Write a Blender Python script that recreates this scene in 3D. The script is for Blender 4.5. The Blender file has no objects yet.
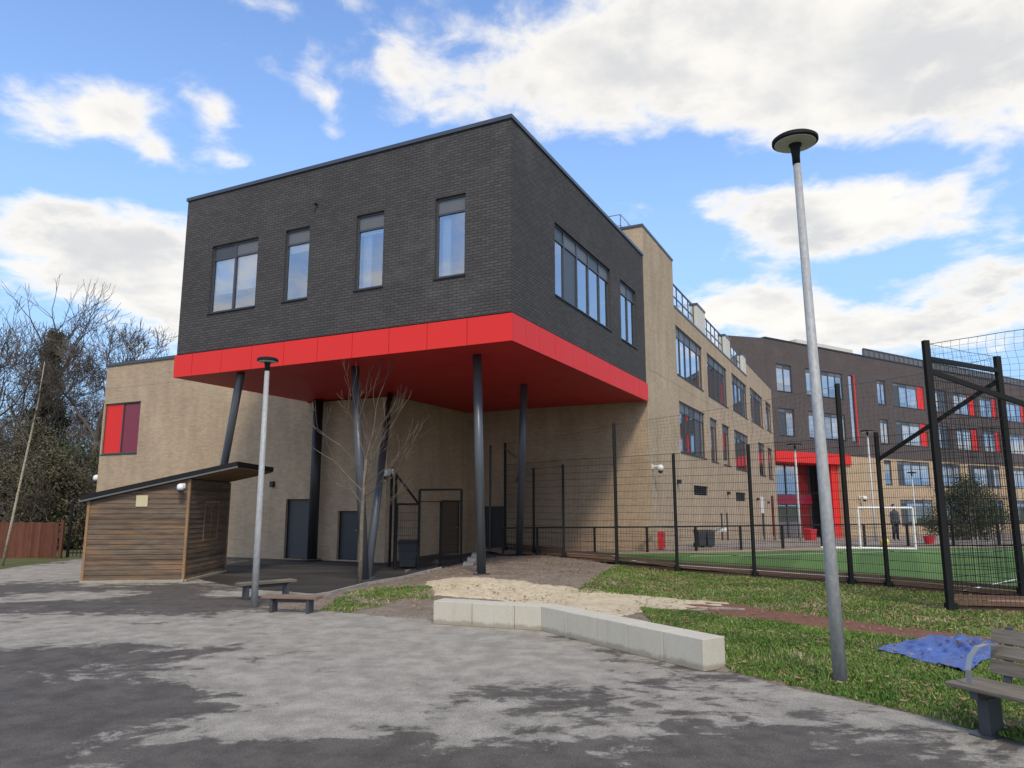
import bpy, bmesh, math, random
from mathutils import Vector, Matrix, noise
from mathutils.geometry import delaunay_2d_cdt
random.seed(7)
S = bpy.context.scene
R = math.radians
COL = S.collection

# ------------------------------------------------------------------ camera
EYE = 1.9; FPX = 732.0; TH = math.atan(121/732)
cd = bpy.data.cameras.new('camera'); cam = bpy.data.objects.new('camera', cd); COL.objects.link(cam)
cd.sensor_width = 36; cd.lens = 36*FPX/1024; cd.clip_end = 3000; cd.clip_start = 0.05
cam.location = (0, 0, EYE); cam.rotation_euler = (math.pi/2+TH, 0, 0)
S.camera = cam
S.render.resolution_x = 1024; S.render.resolution_y = 768

# ------------------------------------------------------------------ view
S.view_settings.view_transform = 'Standard'; S.view_settings.look = 'None'
S.view_settings.exposure = 0.62; S.view_settings.gamma = 1.0
S.view_settings.use_curve_mapping = False
S.view_settings.use_white_balance = True; S.view_settings.white_balance_temperature = 7100; S.view_settings.white_balance_tint = 10

# ------------------------------------------------------------------ node helper
class N:
    def __init__(s, tree):
        s.t = tree; s.n = tree.nodes; s.l = tree.links
    def put(s, sock, v):
        if isinstance(v, bpy.types.NodeSocket): s.l.new(v, sock)
        elif v is not None:
            try: sock.default_value = v
            except Exception:
                if isinstance(v, (int, float)): sock.default_value = (v, v, v)
                else: sock.default_value = (*v, 1) if len(v) == 3 else v
    def math(s, op, a, b=None, c=None, clamp=False):
        n = s.n.new('ShaderNodeMath'); n.operation = op; n.use_clamp = clamp
        s.put(n.inputs[0], a); s.put(n.inputs[1], b)
        if c is not None: s.put(n.inputs[2], c)
        return n.outputs[0]
    def vmath(s, op, a, b=None, out=0):
        n = s.n.new('ShaderNodeVectorMath'); n.operation = op
        s.put(n.inputs[0], a); s.put(n.inputs[1], b)
        return n.outputs[out]
    def noise(s, vec, scale, detail=4, rough=.55, dist=0, out='Fac', dim='3D'):
        n = s.n.new('ShaderNodeTexNoise'); n.noise_dimensions = dim
        s.put(n.inputs['Vector'], vec); n.inputs['Scale'].default_value = scale
        n.inputs['Detail'].default_value = detail; n.inputs['Roughness'].default_value = rough
        n.inputs['Distortion'].default_value = dist
        return n.outputs[out]
    def ramp(s, fac, stops, interp='LINEAR'):
        n = s.n.new('ShaderNodeValToRGB'); s.put(n.inputs[0], fac); r = n.color_ramp
        r.interpolation = interp
        while len(r.elements) < len(stops): r.elements.new(.5)
        for e, (p, c) in zip(r.elements, stops):
            e.position = p
            e.color = (c, c, c, 1) if isinstance(c, (int, float)) else (*c, 1)
        return n.outputs[0]
    def mix(s, fac, a, b, mode='MIX'):
        n = s.n.new('ShaderNodeMix'); n.data_type = 'RGBA'; n.blend_type = mode
        s.put(n.inputs[0], fac); s.put(n.inputs[6], a); s.put(n.inputs[7], b)
        return n.outputs[2]
    def sstep(s, v, lo, hi):
        n = s.n.new('ShaderNodeMapRange'); n.interpolation_type = 'SMOOTHSTEP'
        s.put(n.inputs[0], v); n.inputs[1].default_value = lo; n.inputs[2].default_value = hi
        return n.outputs[0]
    def mapping(s, vec, sc=(1, 1, 1), loc=(0, 0, 0), rot=(0, 0, 0)):
        n = s.n.new('ShaderNodeMapping'); s.put(n.inputs['Vector'], vec)
        n.inputs['Scale'].default_value = sc; n.inputs['Location'].default_value = loc
        n.inputs['Rotation'].default_value = rot
        return n.outputs[0]
    def sep(s, v):
        n = s.n.new('ShaderNodeSeparateXYZ'); s.put(n.inputs[0], v); return n.outputs
    def comb(s, x, y, z):
        n = s.n.new('ShaderNodeCombineXYZ')
        for i, q in enumerate((x, y, z)): s.put(n.inputs[i], q)
        return n.outputs[0]
    def coord(s, which='UV'):
        return s.n.new('ShaderNodeTexCoord').outputs[which]
    def geo(s, which='Position'):
        return s.n.new('ShaderNodeNewGeometry').outputs[which]
    def bump(s, h, strength=.3, dist=.01):
        n = s.n.new('ShaderNodeBump'); n.inputs['Strength'].default_value = strength
        n.inputs['Distance'].default_value = dist; s.put(n.inputs['Height'], h)
        return n.outputs[0]

# ------------------------------------------------------------------ world: sky with clouds
SUN_EL, SUN_AZ = R(48), R(171)          # azimuth measured clockwise from +Y (behind the camera, a little right)
w = bpy.data.worlds.new('World'); S.world = w; w.use_nodes = True
g = N(w.node_tree); g.n.clear()
sky = g.n.new('ShaderNodeTexSky'); sky.sky_type = 'NISHITA'; sky.sun_disc = False
sky.sun_elevation = SUN_EL; sky.sun_rotation = SUN_AZ; sky.air_density = 1.0; sky.dust_density = .6; sky.ozone_density = 1.2
d = g.vmath('NORMALIZE', g.coord('Generated'))
dx, dy, dz = g.sep(d)
az = g.math('MULTIPLY', g.math('ARCTAN2', dx, dy), 57.2958)
el = g.math('MULTIPLY', g.math('ARCSINE', dz), 57.2958)
elc = g.math('MAXIMUM', dz, 0.0)
zz = g.math('ADD', elc, 0.22)
pc = g.comb(g.math('DIVIDE', dx, zz), g.math('DIVIDE', dy, zz), 0.0)
n1 = g.noise(pc, 2.3, 9, .58, .15)
n2 = g.noise(g.mapping(pc, loc=(3.1, 7.7, 0)), .85, 5, .5, .1)
# cloud banks: azimuth, elevation (degrees), half widths, weight
BANKS = [
 (4, 32.2, 6, 3.4, .42), (11, 33, 8, 4.2, .46), (21, 32.0, 8, 4.0, .46), (30, 30, 8, 4.2, .46), (18, 28.0, 6, 1.8, .34), (27, 26.8, 5, 1.5, .26), (36, 26.5, 5, 3.5, .38), (15, 38, 12, 3, .4), (44, 33, 8, 9, .3),
 (-4.5, 31.0, 4, 2.4, .36), (-9.6, 33.6, 2.2, 3.4, .34), (-11.6, 32.0, 2.6, 1.4, .24), (-9, 29.3, 2.0, 1.4, .2), (-4.5, 35.6, 4, 1.6, .2),
 (21.5, 21.0, 5.5, 1.9, .42), (28, 20.2, 5.0, 1.8, .42), (32.5, 18.9, 3.6, 1.9, .38), (24, 18.6, 5, 1.2, .30), (17.0, 22.4, 2.4, 1.2, .26),
 (15.8, 14.9, 3.8, 2.0, .46), (20.5, 14.6, 4.0, 1.9, .46), (24, 12.4, 6, 1.4, .42), (13, 12.4, 3, 1.6, .3), (32.6, 14.4, 4.4, 1.8, .46), (36, 15.5, 4, 2.4, .4), (30, 11.6, 8, 1.2, .36),
 (-30.7, 26.6, 3.0, 1.7, .44), (-35.6, 25.6, 2.6, 2.2, .40), (-34.0, 24.0, 3.2, 1.2, .34), (-30.0, 25.4, 3.6, .9, .24), (-27.6, 24.5, 1.3, .8, .38),
 (-28.6, 17.6, 4.2, 2.6, .56), (-34.6, 18.8, 3.6, 2.0, .50), (-33, 15.5, 7, 2.6, .5), (-25, 14.5, 5, 2.8, .5), (-20, 12, 6, 2.4, .4),
 (-16.7, 31.0, 1.5, 1.9, .34), (-15.2, 29.6, 1.2, 1.0, .3), (-23.6, 27.5, 1.3, 1.5, .34), (-21.8, 24.7, 1.7, .8, .34), (-14.6, 27.4, 1.2, .9, .34), (-21, 35.2, 3.2, 1.0, .34), (-13.8, 36.2, 2.4, 1.3, .28), (-36, 32.5, 3.0, .8, .26),
 (10.2, 22.6, 2.0, .9, .30), (7.2, 21.6, 1.6, .8, .2), (9.2, 17.9, 1.5, 1.2, .36), (10.6, 16.0, 1.4, 1.0, .2),
]
HOLES = [(-15, 25, 5, 4, .16), (7, 25.6, 7, 1.7, .30), (13.8, 18.0, 3.0, 2.2, .32), (-27, 31.6, 5, 2.4, .2), (-31, 21.6, 6, 1.0, .30), (19, 24.4, 6, .9, .32), (28, 23.4, 6, .9, .32), (26, 16.4, 5, .8, .26), (-18, 24, 3, 4, .14), (8, 14, 3, 3, .2)]
acc = None
for k, (a0, e0, ra, re, wt) in enumerate(BANKS + [(a, b, c_, d_, -w_) for a, b, c_, d_, w_ in HOLES]):
    u = g.math('MULTIPLY', g.math('SUBTRACT', az, a0), 1/ra)
    v = g.math('MULTIPLY', g.math('SUBTRACT', el, e0), 1/re)
    rr = g.math('ADD', g.math('MULTIPLY', u, u), g.math('MULTIPLY', v, v))
    ex = g.math('MULTIPLY', g.math('EXPONENT', g.math('MULTIPLY', rr, -.9)), wt)
    acc = ex if acc is None else g.math('ADD', acc, ex)
# away from the part of the sky described above the noise alone makes scattered clouds
front = g.sstep(dy, -.1, .55)
base = g.math('ADD', g.math('MULTIPLY', n1, 1.5), g.math('MULTIPLY', g.math('SUBTRACT', n2, .5), g.math('SUBTRACT', 1.6, front)))
n3 = g.noise(pc, 11, 6, .6, .3)
base = g.math('ADD', base, g.math('MULTIPLY', g.math('SUBTRACT', n3, .5), .80))
dens = g.math('ADD', g.math('SUBTRACT', g.math('ADD', base, .10), g.math('MULTIPLY', front, .33)), acc)
cov = g.sstep(dens, .64, 1.08)
cov = g.math('MULTIPLY', cov, g.sstep(dz, -.02, .05))
thick = g.sstep(dens, .88, 1.30)
nn = g.noise(g.mapping(pc, loc=(9, 2, 0)), 3.4, 6, .55, .2)
shade = g.math('MULTIPLY', thick, g.sstep(nn, .30, .62))
ccol = g.mix(shade, (.67, .675, .675, 1), (.46, .485, .525, 1))
skys = g.vmath('MULTIPLY', sky.outputs[0], (.136, .165, .206))
skyc = g.mix(g.math('MULTIPLY', g.sstep(dz, .62, .02), .95), skys, (.24, .42, .70, 1))
fin = g.mix(g.math('MULTIPLY', cov, .95), skyc, ccol)
bg = g.n.new('ShaderNodeBackground'); g.put(bg.inputs[0], g.vmath('MULTIPLY', fin, (10, 10, 10))); bg.inputs[1].default_value = .1
wo = g.n.new('ShaderNodeOutputWorld'); g.l.new(bg.outputs[0], wo.inputs[0])

sd = bpy.data.lights.new('sun', 'SUN'); sun = bpy.data.objects.new('sun', sd); COL.objects.link(sun)
sd.energy = 1.5; sd.angle = R(10); sd.color = (1, .93, .83)
sv = Vector((math.sin(SUN_AZ)*math.cos(SUN_EL), math.cos(SUN_AZ)*math.cos(SUN_EL), math.sin(SUN_EL)))
sun.rotation_euler = sv.to_track_quat('Z', 'Y').to_euler()

# ------------------------------------------------------------------ object helpers
def tag(o, label=None, cat=None, group=None, kind=None):
    if label: o['label'] = label
    if cat: o['category'] = cat
    if group: o['group'] = group
    if kind: o['kind'] = kind
    return o
def empty(name, loc=(0, 0, 0), rz=0.0, label=None, cat=None, group=None):
    o = bpy.data.objects.new(name, None); COL.objects.link(o); o.location = loc; o.rotation_euler = (0, 0, rz)
    o.empty_display_size = .2
    return tag(o, label, cat, group)
def kids(o): return [c for c in bpy.data.objects if c.parent == o]
def copy_tree(o, parent=None, n=0):
    c = o.copy(); COL.objects.link(c)
    if parent is not None: c.parent = parent
    for ch in kids(o): copy_tree(ch, c)
    return c

class MB:
    def __init__(s): s.v = []; s.f = []
    def quad(s, *p):
        i = len(s.v); s.v += [tuple(q) for q in p]; s.f.append(tuple(range(i, i+len(p))))
        return s
    def hexa(s, p):                      # 8 points: bottom loop then top loop
        i = len(s.v); s.v += [tuple(q) for q in p]
        for f in ((3, 2, 1, 0), (4, 5, 6, 7), (0, 1, 5, 4), (1, 2, 6, 5), (2, 3, 7, 6), (3, 0, 4, 7)):
            s.f.append(tuple(i+k for k in f))
        return s
    def box(s, x0, x1, y0, y1, z0, z1):
        return s.hexa([(x0, y0, z0), (x1, y0, z0), (x1, y1, z0), (x0, y1, z0), (x0, y0, z1), (x1, y0, z1), (x1, y1, z1), (x0, y1, z1)])
    def bar(s, a, b, wd, ht, up=(0, 0, 1)):   # rectangular bar from a to b
        a, b = Vector(a), Vector(b); d = (b-a).normalized(); up = Vector(up)
        if abs(d.dot(up)) > .98: up = Vector((0, 1, 0))
        sx = d.cross(up).normalized()*wd/2; sz = sx.cross(d).normalized()*ht/2
        return s.hexa([a-sx-sz, a+sx-sz, b+sx-sz, b-sx-sz, a-sx+sz, a+sx+sz, b+sx+sz, b-sx+sz])
    def tube(s, pts, rad, n=8, cap=True):
        pts = [Vector(p) for p in pts]
        if not hasattr(rad, '__len__'): rad = [rad]*len(pts)
        base = len(s.v); prev = None
        for i, p in enumerate(pts):
            d = (pts[min(i+1, len(pts)-1)]-pts[max(i-1, 0)])
            d = d.normalized() if d.length > 1e-9 else Vector((0, 0, 1))
            if prev is None:
                x = d.orthogonal().normalized()
            else:
                x = (prev-d*prev.dot(d)); x = x.normalized() if x.length > 1e-6 else d.orthogonal().normalized()
            prev = x; y = d.cross(x)
            for k in range(n):
                t = 2*math.pi*k/n; s.v.append(tuple(p+(x*math.cos(t)+y*math.sin(t))*rad[i]))
        for i in range(len(pts)-1):
            for k in range(n):
                a = base+i*n+k; b = base+i*n+(k+1) % n
                s.f.append((a, b, b+n, a+n))
        if cap:
            s.f.append(tuple(base+k for k in reversed(range(n)))); s.f.append(tuple(base+(len(pts)-1)*n+k for k in range(n)))
        return s
    def lathe(s, prof, c=(0, 0, 0), n=24):    # prof: (radius, z)
        base = len(s.v)
        for r, z in prof:
            for k in range(n):
                t = 2*math.pi*k/n; s.v.append((c[0]+r*math.cos(t), c[1]+r*math.sin(t), c[2]+z))
        for i in range(len(prof)-1):
            for k in range(n):
                a = base+i*n+k; b = base+i*n+(k+1) % n
                s.f.append((a, b, b+n, a+n))
        s.f.append(tuple(base+k for k in reversed(range(n)))); s.f.append(tuple(base+(len(prof)-1)*n+k for k in range(n)))
        return s
    def ball(s, c, r, n=10, sc=(1, 1, 1)):
        pr = [(math.sin(math.pi*i/n), -math.cos(math.pi*i/n)) for i in range(n+1)]
        base = len(s.v); m = n*2
        for a, z in pr:
            for k in range(m):
                t = 2*math.pi*k/m; s.v.append((c[0]+max(a, .01)*r*sc[0]*math.cos(t), c[1]+max(a, .01)*r*sc[1]*math.sin(t), c[2]+r*sc[2]*z))
        for i in range(n):
            for k in range(m):
                a = base+i*m+k; b = base+i*m+(k+1) % m; s.f.append((a, b, b+m, a+m))
        return s
    def build(s, name, mat, parent=None, bevel=0, smooth=False, uv=True, fix=True, label=None):
        me = bpy.data.meshes.new(name); me.from_pydata(s.v, [], s.f); me.update()
        if fix and len(s.f) < 60000:
            bm = bmesh.new(); bm.from_mesh(me); bmesh.ops.recalc_face_normals(bm, faces=bm.faces); bm.to_mesh(me); bm.free()
        if smooth:
            me.polygons.foreach_set('use_smooth', [True]*len(me.polygons))
        if uv: boxuv(me)
        me.materials.append(mat)
        o = bpy.data.objects.new(name, me); COL.objects.link(o)
        if parent is not None: o.parent = parent
        if bevel:
            b = o.modifiers.new('bevel', 'BEVEL'); b.width = bevel; b.segments = 2; b.limit_method = 'ANGLE'; b.angle_limit = R(40)
        if label: o['label'] = label
        return o
def boxuv(me):
    uvl = me.uv_layers.new(name='UVMap'); vs = me.vertices
    for p in me.polygons:
        n = p.normal; ax = max(range(3), key=lambda i: abs(n[i]))
        if abs(n[2]) < .8: ax = 0 if abs(n[0]) >= abs(n[1]) else 1
        for li in p.loop_indices:
            c = vs[me.loops[li].vertex_index].co
            uvl.data[li].uv = (c.x, c.y) if ax == 2 else ((c.y, c.z) if ax == 0 else (c.x, c.z))

# ------------------------------------------------------------------ materials
MATS = {}
def M(name, fn):
    m = bpy.data.materials.new(name); m.use_nodes = True; k = N(m.node_tree); k.n.clear()
    out = k.n.new('ShaderNodeOutputMaterial'); k.l.new(fn(k), out.inputs[0]); MATS[name] = m
    return m
def P(k, color, rough=.7, metal=0, normal=None, spec=.5, **kw):
    b = k.n.new('ShaderNodeBsdfPrincipled')
    k.put(b.inputs['Base Color'], color); k.put(b.inputs['Roughness'], rough); k.put(b.inputs['Metallic'], metal)
    k.put(b.inputs['Specular IOR Level'], spec)
    if normal is not None: k.put(b.inputs['Normal'], normal)
    for a, v in kw.items(): k.put(b.inputs[a.replace('_', ' ')], v)
    return b.outputs[0]
def flat(name, col, rough=.6, metal=0, var=.12, scale=6, spec=.5, bump=0):
    def f(k):
        p = k.coord('Object'); n = k.noise(p, scale, 5, .6)
        c = k.mix(n, tuple(x*(1-var) for x in col), tuple(min(1, x*(1+var)) for x in col))
        r = k.math('ADD', rough-.06, k.math('MULTIPLY', n, .12))
        return P(k, c, r, metal, k.bump(n, bump, .01) if bump else None, spec)
    return M(name, f)
def brick(name, c1, c2, mortar, big, msize=.010, stain=.0):
    def f(k):
        uv = k.coord('UV')
        b = k.n.new('ShaderNodeTexBrick'); k.put(b.inputs['Vector'], uv)
        b.inputs['Scale'].default_value = 1; b.inputs['Brick Width'].default_value = .225; b.inputs['Row Height'].default_value = .075
        b.inputs['Mortar Size'].default_value = msize; b.inputs['Mortar Smooth'].default_value = .2; b.inputs['Bias'].default_value = -.1
        k.put(b.inputs['Color1'], (*c1, 1)); k.put(b.inputs['Color2'], (*c2, 1)); k.put(b.inputs['Mortar'], (*mortar, 1))
        n = k.noise(uv, .55, 5, .62, dim='2D'); n2 = k.noise(k.mapping(uv, (14, 60, 1)), 1, 2, .5, dim='2D')
        n3 = k.noise(k.mapping(uv, (.5, .12, 1)), 3, 4, .6, dim='2D')
        c = k.mix(1.0, b.outputs[0], k.ramp(n, [(.3, 1-big), (.7, 1+big*.0)]), 'MULTIPLY')
        c = k.mix(1.0, c, k.ramp(n2, [(.25, .80), (.75, 1.0)]), 'MULTIPLY')
        c = k.mix(1.0, c, k.ramp(n3, [(.3, 1-stain), (.6, 1.0)]), 'MULTIPLY')
        n4 = k.noise(k.mapping(uv, (.28, .42, 1), loc=(5, 3, 0)), 1, 7, .68, dim='2D')
        c = k.mix(k.math('MULTIPLY', k.sstep(n4, .54, .80), .22 if big > .12 else .09), c, tuple(min(1, q_*1.9+.03) for q_ in c1)+(1,))
        h = k.math('SUBTRACT', k.math('MULTIPLY', n2, .4), b.outputs[1])
        return P(k, c, .9, 0, k.bump(h, .6, .008), .25)
    return M(name, f)
brick('dark brick', (.108, .101, .098), (.078, .073, .073), (.050, .047, .048), .16, .011)
brick('buff brick', (.60, .445, .300), (.50, .365, .240), (.49, .405, .31), .10, .008, .14)
brick('brown brick', (.150, .122, .117), (.115, .096, .093), (.08, .070, .068), .10, .010)
brick('sand brick', (.64, .46, .29), (.52, .37, .23), (.50, .40, .29), .10, .009)
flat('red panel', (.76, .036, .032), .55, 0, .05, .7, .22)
flat('maroon panel', (.20, .012, .035), .3, 0, .05, 1)
flat('dark frame', (.055, .060, .068), .42, .0, .12)
flat('dark metal', (.030, .032, .036), .45, .3, .15)
flat('black steel', (.010, .011, .011), .65, 0, .2, 6, .25)
flat('grey metal', (.085, .095, .11), .35, .55, .12, 3)
flat('column paint', (.085, .095, .105), .36, .2, .10, 2)
flat('panel grey', (.125, .13, .14), .5, 0, .08)
flat('room wall', (.30, .29, .27), .8)
flat('blind white', (.88, .92, .92), .8, 0, .04)
flat('white paint', (.78, .78, .77), .45, 0, .05)
flat('pale paint', (.50, .51, .50), .45, 0, .08)
flat('cream render', (.62, .60, .52), .8, 0, .1, 2)
flat('roof membrane', (.20, .21, .22), .7, 0, .1)
flat('door grey', (.052, .056, .063), .5, 0, .08)
flat('skin', (.50, .33, .25), .55, 0, .05)
flat('jacket', (.045, .045, .065), .8, 0, .2, 20)
flat('trousers', (.02, .022, .03), .8, 0, .2, 20)
flat('hair', (.03, .02, .015), .7)
flat('red plastic', (.55, .03, .04), .45, 0, .08)
flat('yellow plastic', (.75, .58, .08), .5, 0, .1)
flat('dark plastic', (.04, .045, .052), .5, 0, .1)
flat('rope', (.035, .035, .035), .9)
flat('light steel', (.35, .36, .36), .4, .6, .15)
flat('pale sign', (.55, .48, .30), .6, 0, .1)
flat('lens white', (.5, .52, .45), .25, 0, .1, 8)
def glass(k):
    t = k.n.new('ShaderNodeBsdfTransparent'); t.inputs[0].default_value = (.96, .98, .98, 1)
    gl = k.n.new('ShaderNodeBsdfGlossy'); gl.inputs['Roughness'].default_value = .015; gl.inputs[0].default_value = (.90, .93, 1.0, 1)
    fr = k.n.new('ShaderNodeFresnel'); fr.inputs[0].default_value = 1.55
    fac = k.math('ADD', k.math('MULTIPLY', fr.outputs[0], 1.1), .33, clamp=True)
    m = k.n.new('ShaderNodeMixShader'); k.l.new(fac, m.inputs[0]); k.l.new(t.outputs[0], m.inputs[1]); k.l.new(gl.outputs[0], m.inputs[2])
    return m.outputs[0]
M('window glass', glass)
def asphalt(k):
    p = k.geo()
    st = k.mapping(p, (.42, .60, 1), rot=(0, 0, R(-8)))
    n = k.noise(st, 1.0, 10, .66, .35, dim='2D')
    n_b = k.noise(p, .16, 3, .5, dim='2D')
    x, y, z = k.sep(p)
    def blob(cx, cy, rx, ry, wt):
        u = k.math('MULTIPLY', k.math('SUBTRACT', x, cx), 1/rx); v = k.math('MULTIPLY', k.math('SUBTRACT', y, cy), 1/ry)
        return k.math('MULTIPLY', k.math('EXPONENT', k.math('MULTIPLY', k.math('ADD', k.math('MULTIPLY', u, u), k.math('MULTIPLY', v, v)), -1)), wt)
    a = None
    for q in [(-.6, 10.2, 3.2, 2.6, .34), (-3.6, 12.4, 3.2, 1.5, .36), (-7.6, 11.6, 2.6, 1.4, .22), (2.6, 6.4, 2.4, 2.4, .24), (-1.9, 7.4, .9, 1.0, .16), (-9.6, 15.9, 2.4, .9, .36), (-5.9, 16.4, .9, .9, .42), (-13.5, 21, 3.5, 3.2, .40),(-6.6,20.6,.9,3,.0),
              (-4.4, 6.9, 2.2, 1.9, -.30), (-3.0, 6.6, 1.2, .5, .22), (-2.6, 8.4, .9, .5, .2), (-4.6, 8.6, 1.5, .4, .14), (-7.0, 15.0, 3.4, 1.2, -.34), (-6.3, 9.6, 1.8, 1.0, -.16), (-1.2, 4.6, 3, 1.1, -.12), (-12, 17.4, 3, .7, -.2), (.6,8.0,1.2,1.0,-.08), (.3, 5.2, 4.5, 1.1, -.20), (2.6, 5.6, 2.2, 1.2, -.16), (-2.2, 5.4, 1.2, .6, -.1)]:
        b = blob(*q); a = b if a is None else k.math('ADD', a, b)
    n_c = k.noise(k.mapping(p, (1.2, 1.7, 1), rot=(0, 0, R(-8))), 1.5, 9, .72, .3, dim='2D')
    f = k.math('ADD', k.math('ADD', k.math('ADD', k.math('MULTIPLY', k.math('SUBTRACT', n, .5), 1.3), k.math('MULTIPLY', k.math('SUBTRACT', n_c, .5), 1.05)), a), k.math('MULTIPLY', k.math('SUBTRACT', n_b, .5), .5))
    dry = k.sstep(f, -.03, .10)
    soft = k.sstep(f, -.35, .5)
    ag = k.noise(p, 55, 3, .7, dim='2D'); ag2 = k.noise(p, 190, 2, .6, dim='2D')
    mid = k.noise(p, 2.6, 6, .7, dim='2D')
    cd_ = k.mix(k.sstep(mid, .3, .7), (.088, .078, .068, 1), (.140, .125, .108, 1))
    cl = k.mix(k.sstep(mid, .3, .72), (.24, .220, .186, 1), (.355, .328, .280, 1))
    c = k.mix(dry, cd_, cl)
    c = k.mix(1.0, c, k.ramp(soft, [(0, .86), (1, 1.08)]), 'MULTIPLY')
    c = k.mix(1.0, c, k.ramp(ag, [(.3, .66), (.5, 1.0), (.75, 1.28)]), 'MULTIPLY')
    c = k.mix(1.0, c, k.ramp(ag2, [(.3, .68), (.7, 1.28)]), 'MULTIPLY')
    # fine cracks
    v = k.n.new('ShaderNodeTexVoronoi'); v.feature = 'DISTANCE_TO_EDGE'; v.inputs['Scale'].default_value = .28
    k.put(v.inputs['Vector'], k.vmath('ADD', p, k.vmath('MULTIPLY', k.noise(p, 1.2, 4, .6, out='Color'), (1.4, 1.4, 0))))
    cr = k.sstep(v.outputs[0], .0, .002)
    c = k.mix(1.0, c, k.ramp(cr, [(0, .86), (1, 1.0)]), 'MULTIPLY')
    return P(k, c, k.math('ADD', .78, k.math('MULTIPLY', dry, .14)), 0, k.bump(k.math('ADD', ag, ag2), .5, .006), .22)
M('plaza asphalt', asphalt)
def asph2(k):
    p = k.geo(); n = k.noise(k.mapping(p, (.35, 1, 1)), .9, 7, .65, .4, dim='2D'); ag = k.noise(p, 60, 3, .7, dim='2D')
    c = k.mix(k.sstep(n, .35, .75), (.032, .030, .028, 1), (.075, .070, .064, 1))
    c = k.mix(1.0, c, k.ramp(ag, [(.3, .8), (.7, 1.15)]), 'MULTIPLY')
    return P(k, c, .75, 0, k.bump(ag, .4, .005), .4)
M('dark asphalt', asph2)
def ground3(name, c0, c1, c2, s1=1.2, s2=14, bump=.8, rough=.95, bd=.02):
    def f(k):
        p = k.geo(); n = k.noise(p, s1, 6, .65, .3); m = k.noise(p, s2, 6, .7); f_ = k.noise(p, s2*7, 3, .7)
        c = k.mix(k.sstep(n, .35, .65), (*c0, 1), (*c1, 1)); c = k.mix(k.sstep(m, .42, .70), c, (*c2, 1))
        c = k.mix(1.0, c, k.ramp(f_, [(.3, .72), (.7, 1.15)]), 'MULTIPLY')
        return P(k, c, rough, 0, k.bump(k.math('ADD', m, k.math('MULTIPLY', f_, .5)), bump, bd), .2)
    return M(name, f)
ground3('soil', (.22, .175, .135), (.30, .25, .20), (.14, .108, .08))
ground3('sand', (.60, .50, .34), (.70, .60, .43), (.46, .36, .23), 1.4, 9, 1.0, .95, .03)
ground3('verge', (.075, .105, .028), (.11, .125, .042), (.16, .13, .075), 1.6, 12)
ground3('field', (.08, .10, .04), (.10, .11, .05), (.11, .095, .06), .3, 5)
ground3('brick track', (.24, .105, .07), (.19, .090, .065), (.13, .085, .06), 2, 20, .5)
ground3('paving', (.27, .23, .20), (.31, .27, .235), (.22, .185, .16), .8, 10, .2)
def conc(k):
    p = k.geo(); n = k.noise(p, 1.3, 5, .6); m = k.noise(k.mapping(p, (9, 9, 1.2)), 1, 5, .6); f_ = k.noise(p, 30, 3, .6)
    c = k.mix(n, (.47, .435, .355, 1), (.56, .525, .435, 1)); c = k.mix(k.math('MULTIPLY', k.sstep(m, .52, .74), .45), c, (.40, .375, .30, 1))
    c = k.mix(1.0, c, k.ramp(f_, [(.3, .93), (.7, 1.03)]), 'MULTIPLY')
    sp_ = k.sstep(k.math('SUBTRACT', k.sep(p)[2], k.math('MULTIPLY', k.noise(p, 7, 4, .7), .13)), .03, -.03); c = k.mix(k.math('MULTIPLY', sp_, .6), c, (.20, .17, .13, 1))
    v = k.n.new('ShaderNodeTexVoronoi'); v.inputs['Scale'].default_value = 26; k.put(v.inputs['Vector'], p)
    hole = k.sstep(v.outputs['Distance'], .05, .11); c = k.mix(1.0, c, k.ramp(hole, [(0, .6), (1, 1)]), 'MULTIPLY')
    return P(k, c, .85, 0, k.bump(k.math('MULTIPLY', f_, .5), .12, .006), .25)
M('concrete', conc)
ground3('kerb concrete', (.34, .32, .28), (.40, .38, .34), (.25, .23, .2), 2, 12, .4)
ground3('pitch margin', (.36, .26, .18), (.42, .31, .22), (.29, .21, .15), 1.0, 10, .4)
ground3('bark', (.13, .105, .08), (.18, .15, .12), (.08, .065, .05), 3, 18, .8)
ground3('pale bark', (.40, .35, .26), (.50, .45, .35), (.18, .15, .11), 4, 14, .5)
ground3('twig', (.15, .12, .10), (.20, .165, .14), (.11, .09, .075), 3, 18, .2)
ground3('sapling bark', (.17, .135, .10), (.23, .19, .145), (.11, .09, .07), 4, 20, .4)
def galv(k):
    p = k.coord('Object'); v = k.n.new('ShaderNodeTexVoronoi'); v.inputs['Scale'].default_value = 38; k.put(v.inputs['Vector'], k.mapping(p, (1, 1, .5)))
    n = k.noise(k.mapping(p, (6, 6, 1.2)), 2, 5, .65); c = k.mix(n, (.26, .275, .272, 1), (.43, .445, .44, 1))
    c = k.mix(.3, c, k.ramp(k.sep(v.outputs['Color'])[0], [(0, .22), (1, .5)]))
    return P(k, c, .6, .1, k.bump(n, .15, .004), .5)
M('galvanised', galv)
def turf(k):
    p = k.geo(); n = k.noise(p, .5, 4, .6); m = k.noise(p, 40, 3, .7)
    x, y, z = k.sep(p)
    # mown stripes run parallel to the school wing
    t = k.math('ADD', k.math('MULTIPLY', x, .894), k.math('MULTIPLY', y, -.447))
    st = k.sstep(k.math('PINGPONG', t, 1.6), .7, .9)
    c = k.mix(st, (.075, .150, .036, 1), (.098, .185, .048, 1))
    c = k.mix(1.0, c, k.ramp(n, [(.3, .85), (.7, 1.1)]), 'MULTIPLY'); c = k.mix(1.0, c, k.ramp(m, [(.3, .75), (.7, 1.15)]), 'MULTIPLY')
    return P(k, c, .85, 0, k.bump(m, .5, .01), .3)
M('turf', turf)
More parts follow.
